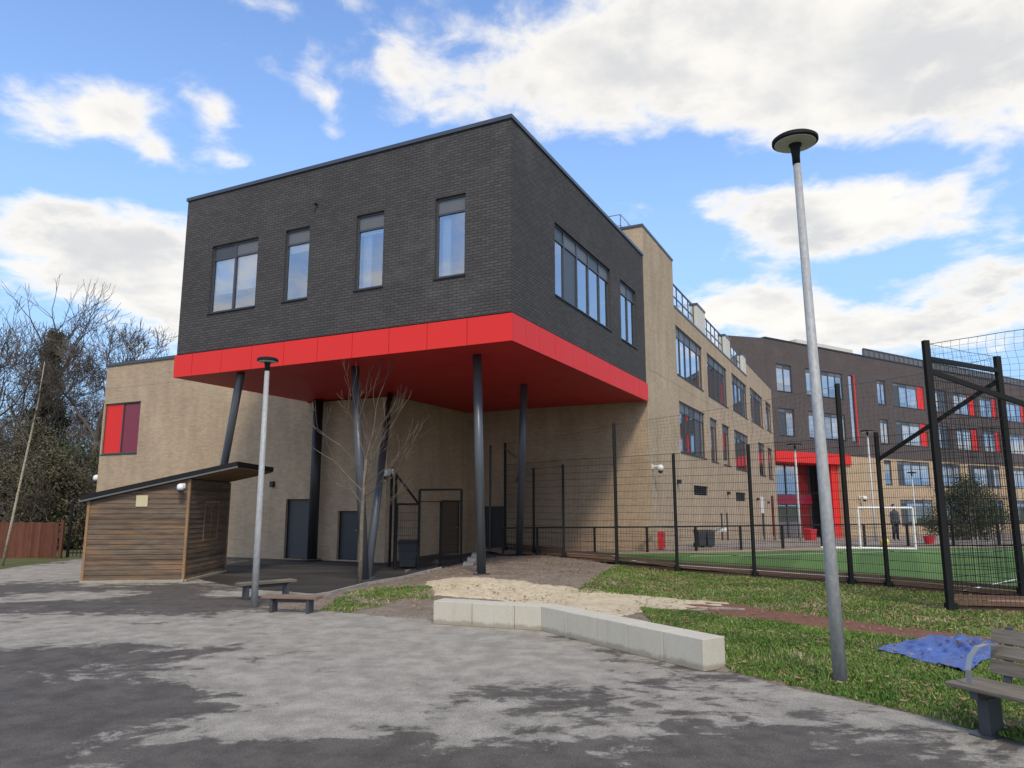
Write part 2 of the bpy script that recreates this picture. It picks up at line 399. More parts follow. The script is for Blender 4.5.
def wood(name, cols, rowh=.125, vertical=False, grey=.5):
    def f(k):
        uv = k.coord('UV'); x, y, _ = k.sep(uv)
        if vertical: x, y = y, x
        row = k.math('FLOOR', k.math('DIVIDE', y, rowh))
        wn = k.n.new('ShaderNodeTexWhiteNoise'); wn.noise_dimensions = '1D'; k.put(wn.inputs['W'], row)
        off = k.math('MULTIPLY', wn.outputs[0], 31.0)
        q = k.comb(k.math('ADD', k.math('MULTIPLY', x, 2.0), off), k.math('MULTIPLY', y, 16.0), off)
        n = k.noise(q, 1.0, 6, .65, .6); n2 = k.noise(k.comb(k.math('MULTIPLY', x, 3.0), k.math('MULTIPLY', y, 90.0), off), 1, 3, .6)
        pat = k.noise(k.comb(k.math('ADD', k.math('MULTIPLY', x, .55), off), k.math('MULTIPLY', y, 1.2), 0), 1.3, 3, .5)
        c = k.mix(k.sstep(n, .3, .7), (*cols[0], 1), (*cols[1], 1))
        c = k.mix(k.math('MULTIPLY', k.sstep(pat, .48, .66), grey), c, (*cols[2], 1))
        c = k.mix(1.0, c, k.ramp(wn.outputs[0], [(0, .78), (1, 1.12)]), 'MULTIPLY')
        c = k.mix(1.0, c, k.ramp(n2, [(.3, .75), (.7, 1.12)]), 'MULTIPLY')
        return P(k, c, .85, 0, k.bump(n2, .4, .004), .2)
    return M(name, f)
wood('shed boards', [(.115, .080, .056), (.185, .142, .105), (.25, .150, .085)], .125, False, .7)
wood('shed frame wood', [(.30, .175, .09), (.36, .22, .12), (.22, .14, .09)], 5)
wood('brown fence wood', [(.135, .050, .032), (.17, .068, .045), (.10, .042, .03)], .15, True)
wood('bench wood', [(.17, .145, .115), (.25, .22, .18), (.13, .11, .07)], .3)
wood('red bench wood', [(.19, .125, .10), (.27, .185, .15), (.2, .15, .12)], .3)
wood('edge boards', [(.20, .115, .08), (.28, .165, .12), (.15, .10, .08)], .1)
def leafm(name, a, b, rough=.6):
    def f(k):
        p = k.geo(); n = k.noise(p, 1.1, 2, .5); wn = k.n.new('ShaderNodeObjectInfo')
        m = k.noise(p, 23, 1, .5); c = k.mix(k.sstep(k.math('ADD', k.math('MULTIPLY', n, .5), k.math('MULTIPLY', m, .5)), .38, .62), (*a, 1), (*b, 1))
        return P(k, c, rough, 0, None, .3)
    return M(name, f)
leafm('ivy leaf', (.030, .045, .018), (.095, .11, .045))
leafm('yew leaf', (.035, .055, .028), (.10, .12, .06))
leafm('scrub leaf', (.070, .070, .032), (.155, .135, .075))
leafm('grass blade', (.062, .138, .020), (.165, .245, .050))
leafm('dry grass', (.30, .25, .12), (.42, .36, .20))
leafm('dead leaf', (.16, .095, .045), (.30, .20, .11))
def tarpm(k):
    p = k.geo(); n = k.noise(p, 5, 5, .6); c = k.mix(n, (.036, .072, .23, 1), (.08, .145, .38, 1))
    d_ = k.sstep(k.noise(p, 2.4, 5, .65), .56, .68)
    c = k.mix(k.math('MULTIPLY', d_, .75), c, (.16, .12, .09, 1))
    return P(k, c, .38, 0, k.bump(n, .3, .01), .5)
M('blue tarpaulin', tarpm)

# ------------------------------------------------------------------ ground shape
def ss(a, b, x):
    t = max(0., min(1., (x-a)/(b-a))); return t*t*(3-2*t)
P0 = Vector((-.0228, 16.3, 0)); BAX = Vector((.8960, -.4441, 0)); BAY = Vector((.4441, .8960, 0)); BRZ = math.atan2(-.4441, .8960)
def loc2w(x, y, z=0): return P0+BAX*x+BAY*y+Vector((0, 0, z))
def Hg(x, y):                       # plaza, mound and the ground under the overhang
    lx = (x-P0.x)*BAX.x+(y-P0.y)*BAX.y; ly = (x-P0.x)*BAY.x+(y-P0.y)*BAY.y
    a = .14*ss(4.5, 10, ly)*ss(-12, -9, lx)*(1-ss(6, 12, lx))
    m = .24*ss(14.6, 17.8, y)*ss(-3.0, -.9, x)*(1-ss(1.5, 4.5, x))*(1-ss(28, 34, y))
    return max(a, m)
def Hp(x, y):                       # pitch and the paving beyond it
    return .12+.18*ss(19, 24, y)-1.25*ss(31, 60, y)
def pix(px, py):
    a = (px-512)/FPX; b = (384-py)/FPX; c, s = math.cos(TH), math.sin(TH)
    return Vector((a, c-s*b, s+c*b))
def gpt(px, py, H=Hg, off=0):       # where the ray through a photo point meets the ground
    r = pix(px, py); z = 0
    for _ in range(12):
        t = (z+off-EYE)/r.z; x, y = r.x*t, r.y*t; z = H(x, y)
    return Vector((x, y, z+off))
def gpd(px, y, H=Hg):               # ground point at a known forward distance
    x = (px-512)/742*y; return Vector((x, y, H(x, y)))

def inside(p, poly):
    c = False; j = len(poly)-1
    for i in range(len(poly)):
        a, b = poly[i], poly[j]
        if (a[1] > p[1]) != (b[1] > p[1]) and p[0] < (b[0]-a[0])*(p[1]-a[1])/(b[1]-a[1])+a[0]: c = not c
        j = i
    return c
def sheet(name, poly, H, off, mat, step=.5, rough=0, wob=0, kind='structure', nscale=3):
    poly = [(p[0], p[1]) for p in poly]; ring = []
    for i, a in enumerate(poly):
        b = poly[(i+1) % len(poly)]; L = math.hypot(b[0]-a[0], b[1]-a[1]); n = max(1, int(L/step)) if L < 60 else 20
        for k in range(n):
            t = k/n; x, y = a[0]+(b[0]-a[0])*t, a[1]+(b[1]-a[1])*t
            if wob: 
                q = noise.noise_vector(Vector((x*1.7, y*1.7, 3))); x += q.x*wob; y += q.y*wob
            ring.append((x, y))
    pts = [Vector(p) for p in ring]; n0 = len(pts)
    xs = [p[0] for p in ring]; ys = [p[1] for p in ring]
    y = min(ys)+step/2
    while y < max(ys):
        x = min(xs)+step/2
        while x < max(xs):
            q = (x+random.uniform(-.2, .2)*step, y+random.uniform(-.2, .2)*step)
            if inside(q, ring): pts.append(Vector(q))
            x += step
        y += step
    r = delaunay_2d_cdt(pts, [(i, (i+1) % n0) for i in range(n0)], [], 1, 1e-5)
    edge_ = [off > .01 and any(k < n0 for k in r[3][i]) for i in range(len(r[0]))]
    vs = [(p.x, p.y, H(p.x, p.y)-.012) if edge_[i_] else (p.x, p.y, H(p.x, p.y)+off+(rough*noise.fractal(Vector((p.x*nscale, p.y*nscale, 1)), 1, 2, 4) if rough else 0)) for i_, p in enumerate(r[0])]
    mb = MB(); mb.v = vs; mb.f = [tuple(f) for f in r[2]]
    for i, f in enumerate(mb.f):
        a, b, c = (Vector(vs[k]) for k in f[:3])
        if (b-a).cross(c-a).z < 0: mb.f[i] = tuple(reversed(f))
    o = mb.build(name, mat, smooth=True, fix=False)
    if kind: o['kind'] = kind
    return o
# one big base sheet out to the horizon
def Hb(x, y): return Hg(x, y)*.0-.06-1.3*ss(30, 58, y)*ss(2, 14, x)
mb = MB(); xs = [-1500, -600, -250, -120]+[i*4 for i in range(-20, 41)]+[220, 400, 800, 1500]; ys = [-1500, -500, -150, -60]+[i*4 for i in range(-5, 40)]+[220, 400, 800, 1500]
for y in ys:
    for x in xs: mb.v.append((x, y, Hb(x, y)))
for j in range(len(ys)-1):
    for i in range(len(xs)-1):
        a = j*len(xs)+i; mb.f.append((a, a+1, a+1+len(xs), a+len(xs)))
tag(mb.build('ground', MATS['field'], smooth=True, fix=False), kind='structure')

EDGE = [gpt(*p) for p in [(250, 608), (330, 612), (433, 621), (541, 628), (700, 668), (800, 690), (900, 712), (1024, 745)]]
plaza = [(-60, -12), (16, -12), (6.6, 3.2)]+[(p.x+.25, p.y+.3) for p in reversed(EDGE)]+[(-4.1, 15.2), (-3.6, 16.2), (-3.3, 18.1), (-2.85, 19.6), (-2.0, 21.3), (-1.3, 22.4), (-.6, 24.2), (0, 27.2), (-13, 30.5), (-13.6, 40), (-15.6, 40), (-15.6, 27), (-15.4, 22.5), (-22, 20.6), (-60, 14)]
sheet('plaza', plaza, Hg, 0, MATS['plaza asphalt'], .6)
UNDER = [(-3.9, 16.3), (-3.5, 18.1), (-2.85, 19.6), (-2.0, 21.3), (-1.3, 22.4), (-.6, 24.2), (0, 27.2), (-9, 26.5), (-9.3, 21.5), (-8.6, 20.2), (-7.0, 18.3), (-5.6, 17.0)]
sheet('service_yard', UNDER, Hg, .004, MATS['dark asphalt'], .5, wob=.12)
MOUND = [(-4.85, 14.25)]+[(p.x, p.y) for p in EDGE[1:]]+[(6.2, 3.0), (16, 3), (16, 13), (8.0, 13.6), (9.9, 14.9), (8.5, 17.2), (6.3, 19.5), (4.6, 21.0), (3.1, 22.8), (1.6, 24), (0.8, 25.9), (0, 27.2), (-.6, 24.2), (-1.3, 22.4), (-2.0, 21.3), (-2.85, 19.6), (-3.5, 18.1), (-3.9, 16.2), (-4.4, 15.2)]
sheet('soil', MOUND, Hg, .016, MATS['soil'], .2, .028, .05)
FL = [Vector(p) for p in [(-.25, 26.9, 0), (.74, 25.4, 0), (1.65, 23.9, 0), (3.16, 22.6, 0), (4.62, 21.02, 0), (6.3, 19.55, 0), (8.03, 17.85, 0), (8.62, 17.3, 0), (10.09, 14.94, 0), (7.9, 13.67, 0), (10.25, 13.15, 0), (12.6, 12.6, 0), (15, 12.05, 0)]]
GR1 = [gpt(575, 588), gpt(600, 576)]+FL[3:12]+[Vector((16, 11.8, 0)), Vector((16, 9.0, 0))]+[gpt(*p) for p in [(1024, 636), (985, 638), (900, 630), (800, 616), (722, 604), (650, 597)]]
GR2 = [gpt(*p) for p in [(640, 610), (690, 613), (760, 622), (850, 634), (925, 642), (1024, 650)]]+[Vector((16, 8.5, 0)), Vector((16, 3, 0)), Vector((6.2, 3.0, 0))]+[gpt(*p) for p in [(1024, 744), (900, 711), (800, 689), (735, 674), (700, 655), (660, 632)]]
GR3 = [gpt(*p) for p in [(322, 611), (345, 594), (385, 587), (432, 588), (436, 600), (400, 603), (350, 613)]]
sheet('verge_strip', GR1, Hg, .022, MATS['verge'], .3, .02, .08)
sheet('verge', GR2, Hg, .022, MATS['verge'], .3, .02, .03)
sheet('grass_patch', GR3, Hg, .014, MATS['verge'], .12, .045, .3)
GR4 = [(-15.6, 22.4), (-15.6, 27.5), (-20, 29), (-45, 33), (-60, 28), (-60, 14.2), (-22, 20.6)]
sheet('lawn', GR4, Hg, .02, MATS['verge'], 1.0)
SAND = [gpt(*p) for p in [(425, 583), (478, 578), (545, 583), (650, 597), (722, 603), (735, 606), (690, 612), (650, 613), (610, 618), (560, 610), (500, 602), (436, 597)]]
sheet('sand_pit', SAND, Hg, .034, MATS['sand'], .12, .018, .12)
TRK = [gpt(*p) for p in [(655, 606), (722, 603), (800, 613), (900, 627), (1000, 640)]]+[Vector((16, 9.1, 0)), Vector((16, 8.3, 0))]+[gpt(*p) for p in [(1000, 650), (925, 643), (850, 635), (760, 623), (690, 613)]]
sheet('brick_track', TRK, Hg, .034, MATS['brick track'], .3, .006, .03)
# pitch side
POLY = [(p.x, p.y) for p in FL]+[(60, 6), (60, 30), (30, 31), (1.0, 27.5)]
BAR = [gpd(px, D, Hp) for px, D in [(503, 24.6), (537, 25.0), (594, 25.4), (646, 25.8), (694.5, 26.4), (739, 27.1), (780.6, 27.9), (819.6, 28.8), (862, 29.3), (905, 29.8), (950, 30.2), (995, 30.6), (1040, 31), (1085, 31.4), (1130, 31.8)]]
sheet('pitch_margin', POLY, Hp, 0, MATS['pitch margin'], .7)
TURF = [gpt(*p, Hp) for p in [(572, 551), (620, 560), (680, 566), (754, 571), (875, 580), (948, 585)]]+[Vector((11.3, 14.6, 0)), Vector((60, 8, 0)), Vector((60, 28.4, 0))]+[gpd(px, D, Hp) for px, D in [(1000, 28.6), (900, 28.2), (780, 26.4), (694, 25.3), (640, 25.0), (590, 24.6)]]
sheet('turf_pitch', TURF, Hp, .006, MATS['turf'], .8)
sheet('paving', [(p.x, p.y) for p in BAR]+[(90, 33), (90, 110), (20, 110), (-1, 27.2)], Hp, .004, MATS['paving'], 1.5)
def line(pts, wd=.08, H=Hp, off=.012):
    mb = MB()
    for a, b in zip(pts[:-1], pts[1:]):
        n = max(1, int((b-a).length/1.0)); dr = (b-a).normalized(); sx = Vector((-dr.y, dr.x, 0))*wd/2
        for k in range(n):
            p, q = a.lerp(b, k/n), a.lerp(b, (k+1)/n)
            mb.quad(*[(r_.x, r_.y, H(r_.x, r_.y)+off) for r_ in (p-sx, q-sx, q+sx, p+sx)])
    return mb
lm = MB()
for l in ([gpt(640, 562.5, Hp), gpt(680, 565.5, Hp), gpt(754, 570.5, Hp), gpt(875, 578.5, Hp), gpt(948, 583, Hp), Vector((11.4, 15.2, 0)), Vector((30, 11.5, 0))], [gpt(690, 556.5, Hp), gpt(760, 555.5, Hp), gpt(850, 553, Hp), gpt(900, 551.5, Hp), gpt(1024, 552, Hp)], [gpt(640, 562.5, Hp), gpt(590, 552, Hp)], [gpt(965, 591, Hp), gpt(1024, 578, Hp)]):
    q = line(l); b = len(lm.v); lm.v += q.v; lm.f += [tuple(i+b for i in f) for f in q.f]
tag(lm.build('pitch_markings', MATS['white paint'], fix=False), kind='structure')

# ------------------------------------------------------------------ building helpers
def wall(mb, T, a0, a1, z0, z1, ops, th=.3):
    """solid wall in plane with rectangular openings; T maps (a, depth, z) to a point"""
    As = sorted({a0, a1, *[v for o in ops for v in o[:2]]}); Zs = sorted({z0, z1, *[v for o in ops for v in o[2:4]]})
    def hole(a, z): return any(o[0] < a < o[1] and o[2] < z < o[3] for o in ops)
    F = [[not hole((As[i]+As[i+1])/2, (Zs[j]+Zs[j+1])/2) for j in range(len(Zs)-1)] for i in range(len(As)-1)]
    def g_(i, j): return 0 <= i < len(As)-1 and 0 <= j < len(Zs)-1 and F[i][j]
    for i in range(len(As)-1):
        for j in range(len(Zs)-1):
            if not F[i][j]: continue
            A, B, C, D = As[i], As[i+1], Zs[j], Zs[j+1]
            mb.quad(T(A, 0, C), T(B, 0, C), T(B, 0, D), T(A, 0, D)); mb.quad(T(A, th, C), T(A, th, D), T(B, th, D), T(B, th, C))
            if not g_(i-1, j): mb.quad(T(A, 0, C), T(A, 0, D), T(A, th, D), T(A, th, C))
            if not g_(i+1, j): mb.quad(T(B, 0, C), T(B, th, C), T(B, th, D), T(B, 0, D))
            if not g_(i, j-1): mb.quad(T(A, 0, C), T(A, th, C), T(B, th, C), T(B, 0, C))
            if not g_(i, j+1): mb.quad(T(A, 0, D), T(B, 0, D), T(B, th, D), T(A, th, D))
def tb(mb, T, a0, a1, d0, d1, z0, z1):
    mb.hexa([T(a0, d0, z0), T(a1, d0, z0), T(a1, d1, z0), T(a0, d1, z0), T(a0, d0, z1), T(a1, d0, z1), T(a1, d1, z1), T(a0, d1, z1)])
def TY(c): return lambda a, d, z: (a, c+d, z)          # wall facing local -Y
def TX(c): return lambda a, d, z: (c-d, a, z)          # wall facing local +X
def weld(mb):
    return mb
def window(root, T, a0, a1, z0, z1, mull=(), head=.42, blinds=(), solid=(), red=(), rec=.06, frame='dark frame', redhead=False):
    """mull: positions as fractions; blinds: (bay, bottom fraction); solid: bays closed by a dark panel; red: bays closed by a red panel"""
    fr = MB(); f = .055; r0, r1 = rec, rec+.07
    tb(fr, T, a0, a0+f, r0, r1, z0, z1); tb(fr, T, a1-f, a1, r0, r1, z0, z1)
    tb(fr, T, a0+f, a1-f, r0, r1, z0, z0+f); tb(fr, T, a0+f, a1-f, r0, r1, z1-f, z1)
    xs_ = [a0]+[a0+(a1-a0)*m for m in mull]+[a1]
    for x in xs_[1:-1]: tb(fr, T, x-.03, x+.03, r0-.004, r1, z0+f, z1-f)
    zt = z1-head if head else z1-f
    if head:
        for i in range(len(xs_)-1): tb(fr, T, xs_[i]+(f if i == 0 else .03), xs_[i+1]-(f if i == len(xs_)-2 else .03), r0+.002, r1, zt-.025, zt+.025)
    o = fr.build('window', MATS[frame], root)
    gl = MB(); hp = MB(); hd = MB(); bl = MB(); sp = MB(); rp = MB()
    for i in range(len(xs_)-1):
        A = xs_[i]+(f if i == 0 else .03); B = xs_[i+1]-(f if i == len(xs_)-2 else .03)
        if i in red: tb(rp, T, A, B, r0+.015, r0+.05, z0+f, z1-f); continue
        if i in solid: tb(sp, T, A, B, r0+.03, r0+.055, z0+f, zt-.025)
        else: gl.quad(T(A, r0+.035, z0+f), T(B, r0+.035, z0+f), T(B, r0+.035, zt-.0), T(A, r0+.035, zt-.0))
        if head: tb(hd if (i*7+int(a0*3)) % 3 == 1 else hp, T, A, B, r0+.025, r0+.05, zt+.025, z1-f)
        for b in blinds:
            if b[0] == i:
                zb = z0+f+(zt-z0-f)*b[1]; tb(bl, T, A+.01, B-.01, r0+.11, r0+.118, zb, zt)
    if gl.f: gl.build('pane', MATS['window glass'], o, fix=False)
    if hp.f: hp.build('head_panel', MATS['panel grey'], o)
    if hd.f: hd.build('head_panel', MATS['dark frame'], o)
    if bl.f: bl.build('blind', MATS['blind white'], o)
    if sp.f: sp.build('vent_panel', MATS['dark frame'], o)
    if rp.f: rp.build('red_panel', MATS['red panel'], o)
    s_ = MB(); tb(s_, T, a0-.02, a1+.02, -.035, rec, z0-.035, z0-.004); s_.build('sill', MATS['dark metal'], o)
    return o

# ------------------------------------------------------------------ overhanging dark brick block
blk = empty('school_block', P0, BRZ, 'dark grey brick upper block with a red underside, raised on slanting steel columns', 'building')
ZT, ZR, ZB = 11.06, 6.28, 5.59; LX = -11.03; LY = 11.0
fo = [(-9.85, -8.02, 7.39, 9.43), (-7.0, -6.13, 7.39, 9.43), (-4.54, -3.65, 7.38, 9.42), (-2.10, -1.23, 7.35, 9.42)]
ro = [(2.62, 7.18, 7.38, 9.40), (8.22, 9.98, 7.34, 9.40)]
bw = MB(); wall(bw, TY(0), LX, 0, ZR, ZT, fo); wall(bw, TX(0), .3, LY, ZR, ZT, ro)
bw.box(LX, LX+.3, .3, LY, ZR, ZT); bw.box(LX+.3, -.3, LY-.3, LY, ZR, ZT)
bw.build('wall', MATS['dark brick'], blk)
MB().box(LX+.05, -.05, .05, LY-.05, 10.75, 10.85).build('roof', MATS['roof membrane'], blk)
cp = MB(); cp.box(LX-.04, .04, -.04, .34, ZT, ZT+.10); cp.box(-.34, .04, .34, LY+.02, ZT, ZT+.10); cp.box(LX-.04, LX+.34, .34, LY, ZT, ZT+.10)
cp.build('coping', MATS['grey metal'], blk)
MB().box(LX+.3, -.3, .3, LY-.3, 6.3, 6.38).build('floor', MATS['room wall'], blk)
iw = MB(); iw.box(LX+.6, -3.4, 3.0, 3.1, 6.4, 10.7); iw.box(-3.4, -3.3, 3.0, LY-.4, 6.4, 10.7); iw.box(-5.6, -5.5, .32, 2.98, 6.4, 10.7); iw.box(-7.6, -7.5, .32, 2.98, 6.4, 10.7)
iw.build('inner_wall', MATS['room wall'], blk)
window(blk, TY(0), *fo[0], mull=(.5,), blinds=[(0, .33), (1, .36)])
window(blk, TY(0), *fo[1], blinds=[(0, .86)])
window(blk, TY(0), *fo[2], blinds=[(0, .93)])
window(blk, TY(0), *fo[3])
window(blk, TX(0), *ro[0], mull=(.17, .385, .59, .80), head=.42, solid=(1,))
window(blk, TX(0), *ro[1], mull=(.52,), head=.42)
# curtain drawn to one side behind the two single windows
for a in ((-4.47, -4.22), (-2.03, -1.80)):
    q = MB()
    n = 9
    for i in range(n):
        x0 = a[0]+(a[1]-a[0])*i/n; x1 = a[0]+(a[1]-a[0])*(i+1)/n; dd = .26+(.03 if i % 2 else 0); de = .26+(0 if i % 2 else .03)
        q.quad((x0, dd, 7.45), (x1, de, 7.45), (x1, de, 8.98), (x0, dd, 8.98))
    q.build('curtain', MATS['blind white'], blk, fix=False)
# red fascia of flat panels with open joints, dark shadow gap above
fa = MB(); gx = .009
js = [0, -1.13, -2.24, -3.36, -4.5, -5.64, -6.8, -7.97, -9.12, -10.3, LX]
for a, b in zip(js[:-1], js[1:]): fa.box(b+gx if b > LX+.1 else LX-.02, a-gx if a < 0 else a+.05, -.05, -.02, ZB, ZR-.04)
jy = [-.05, .71, 1.46, 2.49, 3.70, 4.71, 5.73, 6.77, 8.02, 9.21, 9.97, LY+.05]
for a, b in zip(jy[:-1], jy[1:]): fa.box(.02, .05, a+gx+(.03 if a < 0 else 0), b-gx, ZB, ZR-.04)
for i in range(10): fa.box(LX-.03, LX-.005, -.015+i*1.1+gx, -.015+(i+1)*1.1-gx, ZB, ZR-.04)
fa.build('fascia', MATS['red panel'], blk)
MB().box(LX+.03, -.02, .02, LY-.02, ZB+.05, ZR-.002).build('fascia_backing', MATS['black steel'], blk)
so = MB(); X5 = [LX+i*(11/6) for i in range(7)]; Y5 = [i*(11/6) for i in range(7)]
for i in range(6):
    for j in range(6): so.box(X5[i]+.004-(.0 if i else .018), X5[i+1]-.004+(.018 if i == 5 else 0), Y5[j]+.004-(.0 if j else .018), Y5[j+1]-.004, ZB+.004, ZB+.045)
so.build('soffit', flat('shaded soffit red', (.50, .020, .022), .55, 0, .05, .7, .35), blk)  # fascia red made deeper, shade under the block put into the colour
fl = MB(); 
for x in (-5.9,): fl.tube([(x, -.03, 9.98), (x, -.14, 9.98)], .035, 8)
fl.build('overflow_pipe', MATS['dark metal'], blk)
def w2b(p): 
    d_ = Vector(p)-P0; return Vector((d_.dot(BAX), d_.dot(BAY), p[2]))
def column(top, bot, r=.112, mt='column paint'):
    b = w2b(bot); t = Vector((top[0], top[1], ZB+.01)); b.z -= .03
    o = MB().tube([b, t], r, 20).build('column', MATS[mt], blk, smooth=False)
    for p in o.data.polygons: p.use_smooth = len(p.vertices) == 4
    q = MB().lathe([(r*1.9, .0), (r*1.9, .03)], (b.x, b.y, b.z+.03), 20); q.build('base_plate', MATS['column paint'], o)
column((-1.46, 1.04), gpt(481.4, 575))
column((-5.2, .98), gpt(365, 580.5))
column((-7.15, 5.3), gpt(367.5, 578))
column((-2.4, 5.73), gpd(518.9, 24.6))
column((-10.30, 5.40), loc2w(-10.30, 5.40, .05), .17, 'dark metal')
column((-8.68, .28), gpd(209.5, 24.0))

# ------------------------------------------------------------------ buff brick wing
wg = empty('school_wing', P0, BRZ, 'long buff brick school wing with tall dark framed windows running behind the dark block', 'building')
VE = 47.5
wc = []
def rw(a, b, z, z2, **k): wc.append(((a, b, z, z2), k))
rw(15.75, 20.98, 7.37, 9.5, mull=(.17, .36, .57, .83), head=.45, blinds=[(0, .0), (1, 0)], solid=())
rw(22.1, 27.5, 7.3, 9.5, mull=(.16, .4, .62, .85), head=.45, solid=(4,))
rw(29.1, 34.6, 7.4, 9.6, mull=(.2, .42, .66, .85), head=.45, solid=(3,))
rw(36.0, 42.0, 7.48, 9.75, mull=(.25, .5, .75), head=.45)
rw(43.6, 46.8, 7.55, 9.78, mull=(.5,), head=.45)
rw(15.9, 20.95, 4.09, 6.25, mull=(.25, .42, .62, .85), head=.45, solid=(3,), red=())
rw(22.2, 24.0, 4.04, 6.22, mull=(), head=.4)
rw(25.4, 27.5, 4.03, 6.22, head=.4)
rw(29.08, 34.2, 3.97, 6.25, mull=(.25, .5, .75), head=.45)
rw(38.6, 41.7, 3.96, 6.24, mull=(.5,), head=.4)
rw(43.3, 45.9, 3.85, 6.2, mull=(.5,), head=.4)
vents = [(18.05, 21.1, 2.33, 2.76), (28.6, 32.1, 2.12, 2.62)]
slots = [(23.75, 24.35, -.3, 1.5), (25.35, 25.85, -.3, 1.5), (38.5, 39.6, -.6, 1.35), (43.6, 45.3, -.7, 2.6)]
wl = MB()
wall(wl, TX(0), 11.1, 15.6, -1.2, 12.27, [])
wall(wl, TX(0), 15.6, VE, -1.2, 10.25, [r[0] for r in wc]+vents+slots)
wl.box(-5.5, -.3, 11.1, 11.4, -.6, 12.27); wl.box(-5.5, -.3, 15.3, 15.6, 10.3, 12.27); wl.box(-5.5, -5.2, 11.4, 15.3, 10.3, 12.27)   # tower
# wall under the block
wall(wl, TY(11.1), -7.5, -5.5, -.6, 5.6, [])
sd_ops = [(9.2, 10.7, 0.05, 2.08)]
wall(wl, TX(-7.5), 6.0, 11.1, -.6, 5.6, sd_ops)
dA = [(-11.87, -10.4, .02, 2.11), (-9.5, -8.6, .06, 1.70)]
wA = (-22.42, -20.13, 4.03, 6.2)
wall(wl, TY(5.7), -22.5, -7.5, -.6, 5.55, [*dA, (wA[0], wA[1], 4.03, 5.55)])
wall(wl, TY(5.7), -22.5, LX-.08, 5.55, 7.85, [(wA[0], wA[1], 5.55, 6.2)])
wl.box(-22.5, -22.2, 6.0, 22, -.6, 7.85)
wl.box(-22.2, -.3, VE-.3, VE, -1.2, 10.25)
wl.build('wall', MATS['buff brick'], wg)
# parapet wall at the far end and piers between the railings
MB().box(-.3, 0, 34.9, VE, 10.25, 11.2).build('parapet', MATS['buff brick'], wg)
for (a, b) in ((20.3, 22.1), (27.6, 29.1), (33.6, 34.86)):
    p_ = MB().box(-1.6, -.002, a, b, 10.3, 11.5).build('pier', MATS['cream render'], wg, label='cream rendered roof pier')
    MB().box(-1.66, .03, a-.04, b+.04, 11.5, 11.6).build('pier_cap', MATS['grey metal'], p_)
q = MB(); q.box(-.34, .03, 11.06, 15.64, 12.27, 12.36); q.box(-5.54, -.34, 11.06, 11.44, 12.27, 12.36); q.box(-.34, .03, 15.64, 34.86, 10.25, 10.33); q.box(-.34, .03, 34.86, VE+.03, 11.2, 11.29)
q.build('coping', MATS['grey metal'], wg)
MB().box(-22.56, LX-.06, 5.65, 6.05, 7.85, 7.97).box(-22.56, -22.16, 6.05, 22, 7.85, 7.97).build('coping', MATS['grey metal'], wg)
MB().box(-22.2, LX-.1, 6.0, 22, 7.5, 7.6).build('roof', MATS['roof membrane'], wg)
MB().box(-22, -.3, 15.6, VE-.3, 9.95, 10.05).build('roof', MATS['roof membrane'], wg)
MB().box(-5.2, -.3, 11.4, 15.3, 11.9, 12.0).build('roof', MATS['roof membrane'], wg)
q = MB(); q.box(-4.1, -4.0, 11.6, VE-.5, -.6, 9.9); q.box(-22, -8, 8.5, 8.6, -.3, 7.4)
for y in (21.6, 28.3, 35.3, 42.8): q.box(-3.95, -.35, y, y+.12, -.6, 9.9)
q.build('inner_wall', MATS['room wall'], wg)
MB().box(-4, -.32, 15.7, VE-.4, 6.75, 6.95).build('floor', MATS['room wall'], wg)
for (r_, kw) in wc: window(wg, TX(0), *r_, **kw)
for v in vents:
    l = MB(); n = 5
    for i in range(n):
        z = v[2]+(v[3]-v[2])*i/n; l.hexa([(-.06, v[0], z), (-.06, v[1], z), (-.14, v[1], z+.05), (-.14, v[0], z+.05), (-.06, v[0], z+.015), (-.06, v[1], z+.015), (-.14, v[1], z+.065), (-.14, v[0], z+.065)])
    l.box(-.17, -.15, v[0], v[1], v[2], v[3]); l.build('vent', MATS['dark metal'], wg)
for s_ in slots: window(wg, TX(0), *s_, head=0, rec=.012)
window(wg, TY(5.7), *wA, mull=(.5,), head=0, red=(0,), solid=(1,))
for c in bpy.data.objects:
    if c.name.startswith('vent_panel') and c.parent and c.parent.parent == wg and c.matrix_basis.is_identity and len(c.data.vertices) and c.data.vertices[0].co.x < -20:
        c.data.materials[0] = MATS['maroon panel']; c.name = 'maroon_panel'
def door(T, a0, a1, z0, z1, hinge=1):
    o = MB(); tb(o, T, a0+.03, a1-.03, .14, .19, z0+.02, z1-.03); o = o.build('door', MATS['door grey'], wg)
    f_ = MB(); tb(f_, T, a0, a0+.03, .10, .2, z0, z1); tb(f_, T, a1-.03, a1, .10, .2, z0, z1); tb(f_, T, a0+.03, a1-.03, .10, .2, z1-.03, z1); f_.build('door_frame', MATS['dark metal'], o)
    h = MB(); hx = a1-.16 if hinge > 0 else a0+.16; tb(h, T, hx-.06, hx+.06, .09, .11, z0+.98, z0+1.0); tb(h, T, hx-.01, hx+.01, .09, .14, z0+.97, z0+1.01); h.build('handle', MATS['light steel'], o)
    return o
d1 = door(TY(5.7), *dA[0]); d1['label'] = 'wider dark grey double door'
door(TY(5.7), *dA[1])
dd_ = door(TX(-7.5), *sd_ops[0]); dd_.data.materials[0] = MATS['buff brick'] if False else flat('brown door', (.14, .10, .07), .6); dd_['label'] = 'brown side door in the recess'
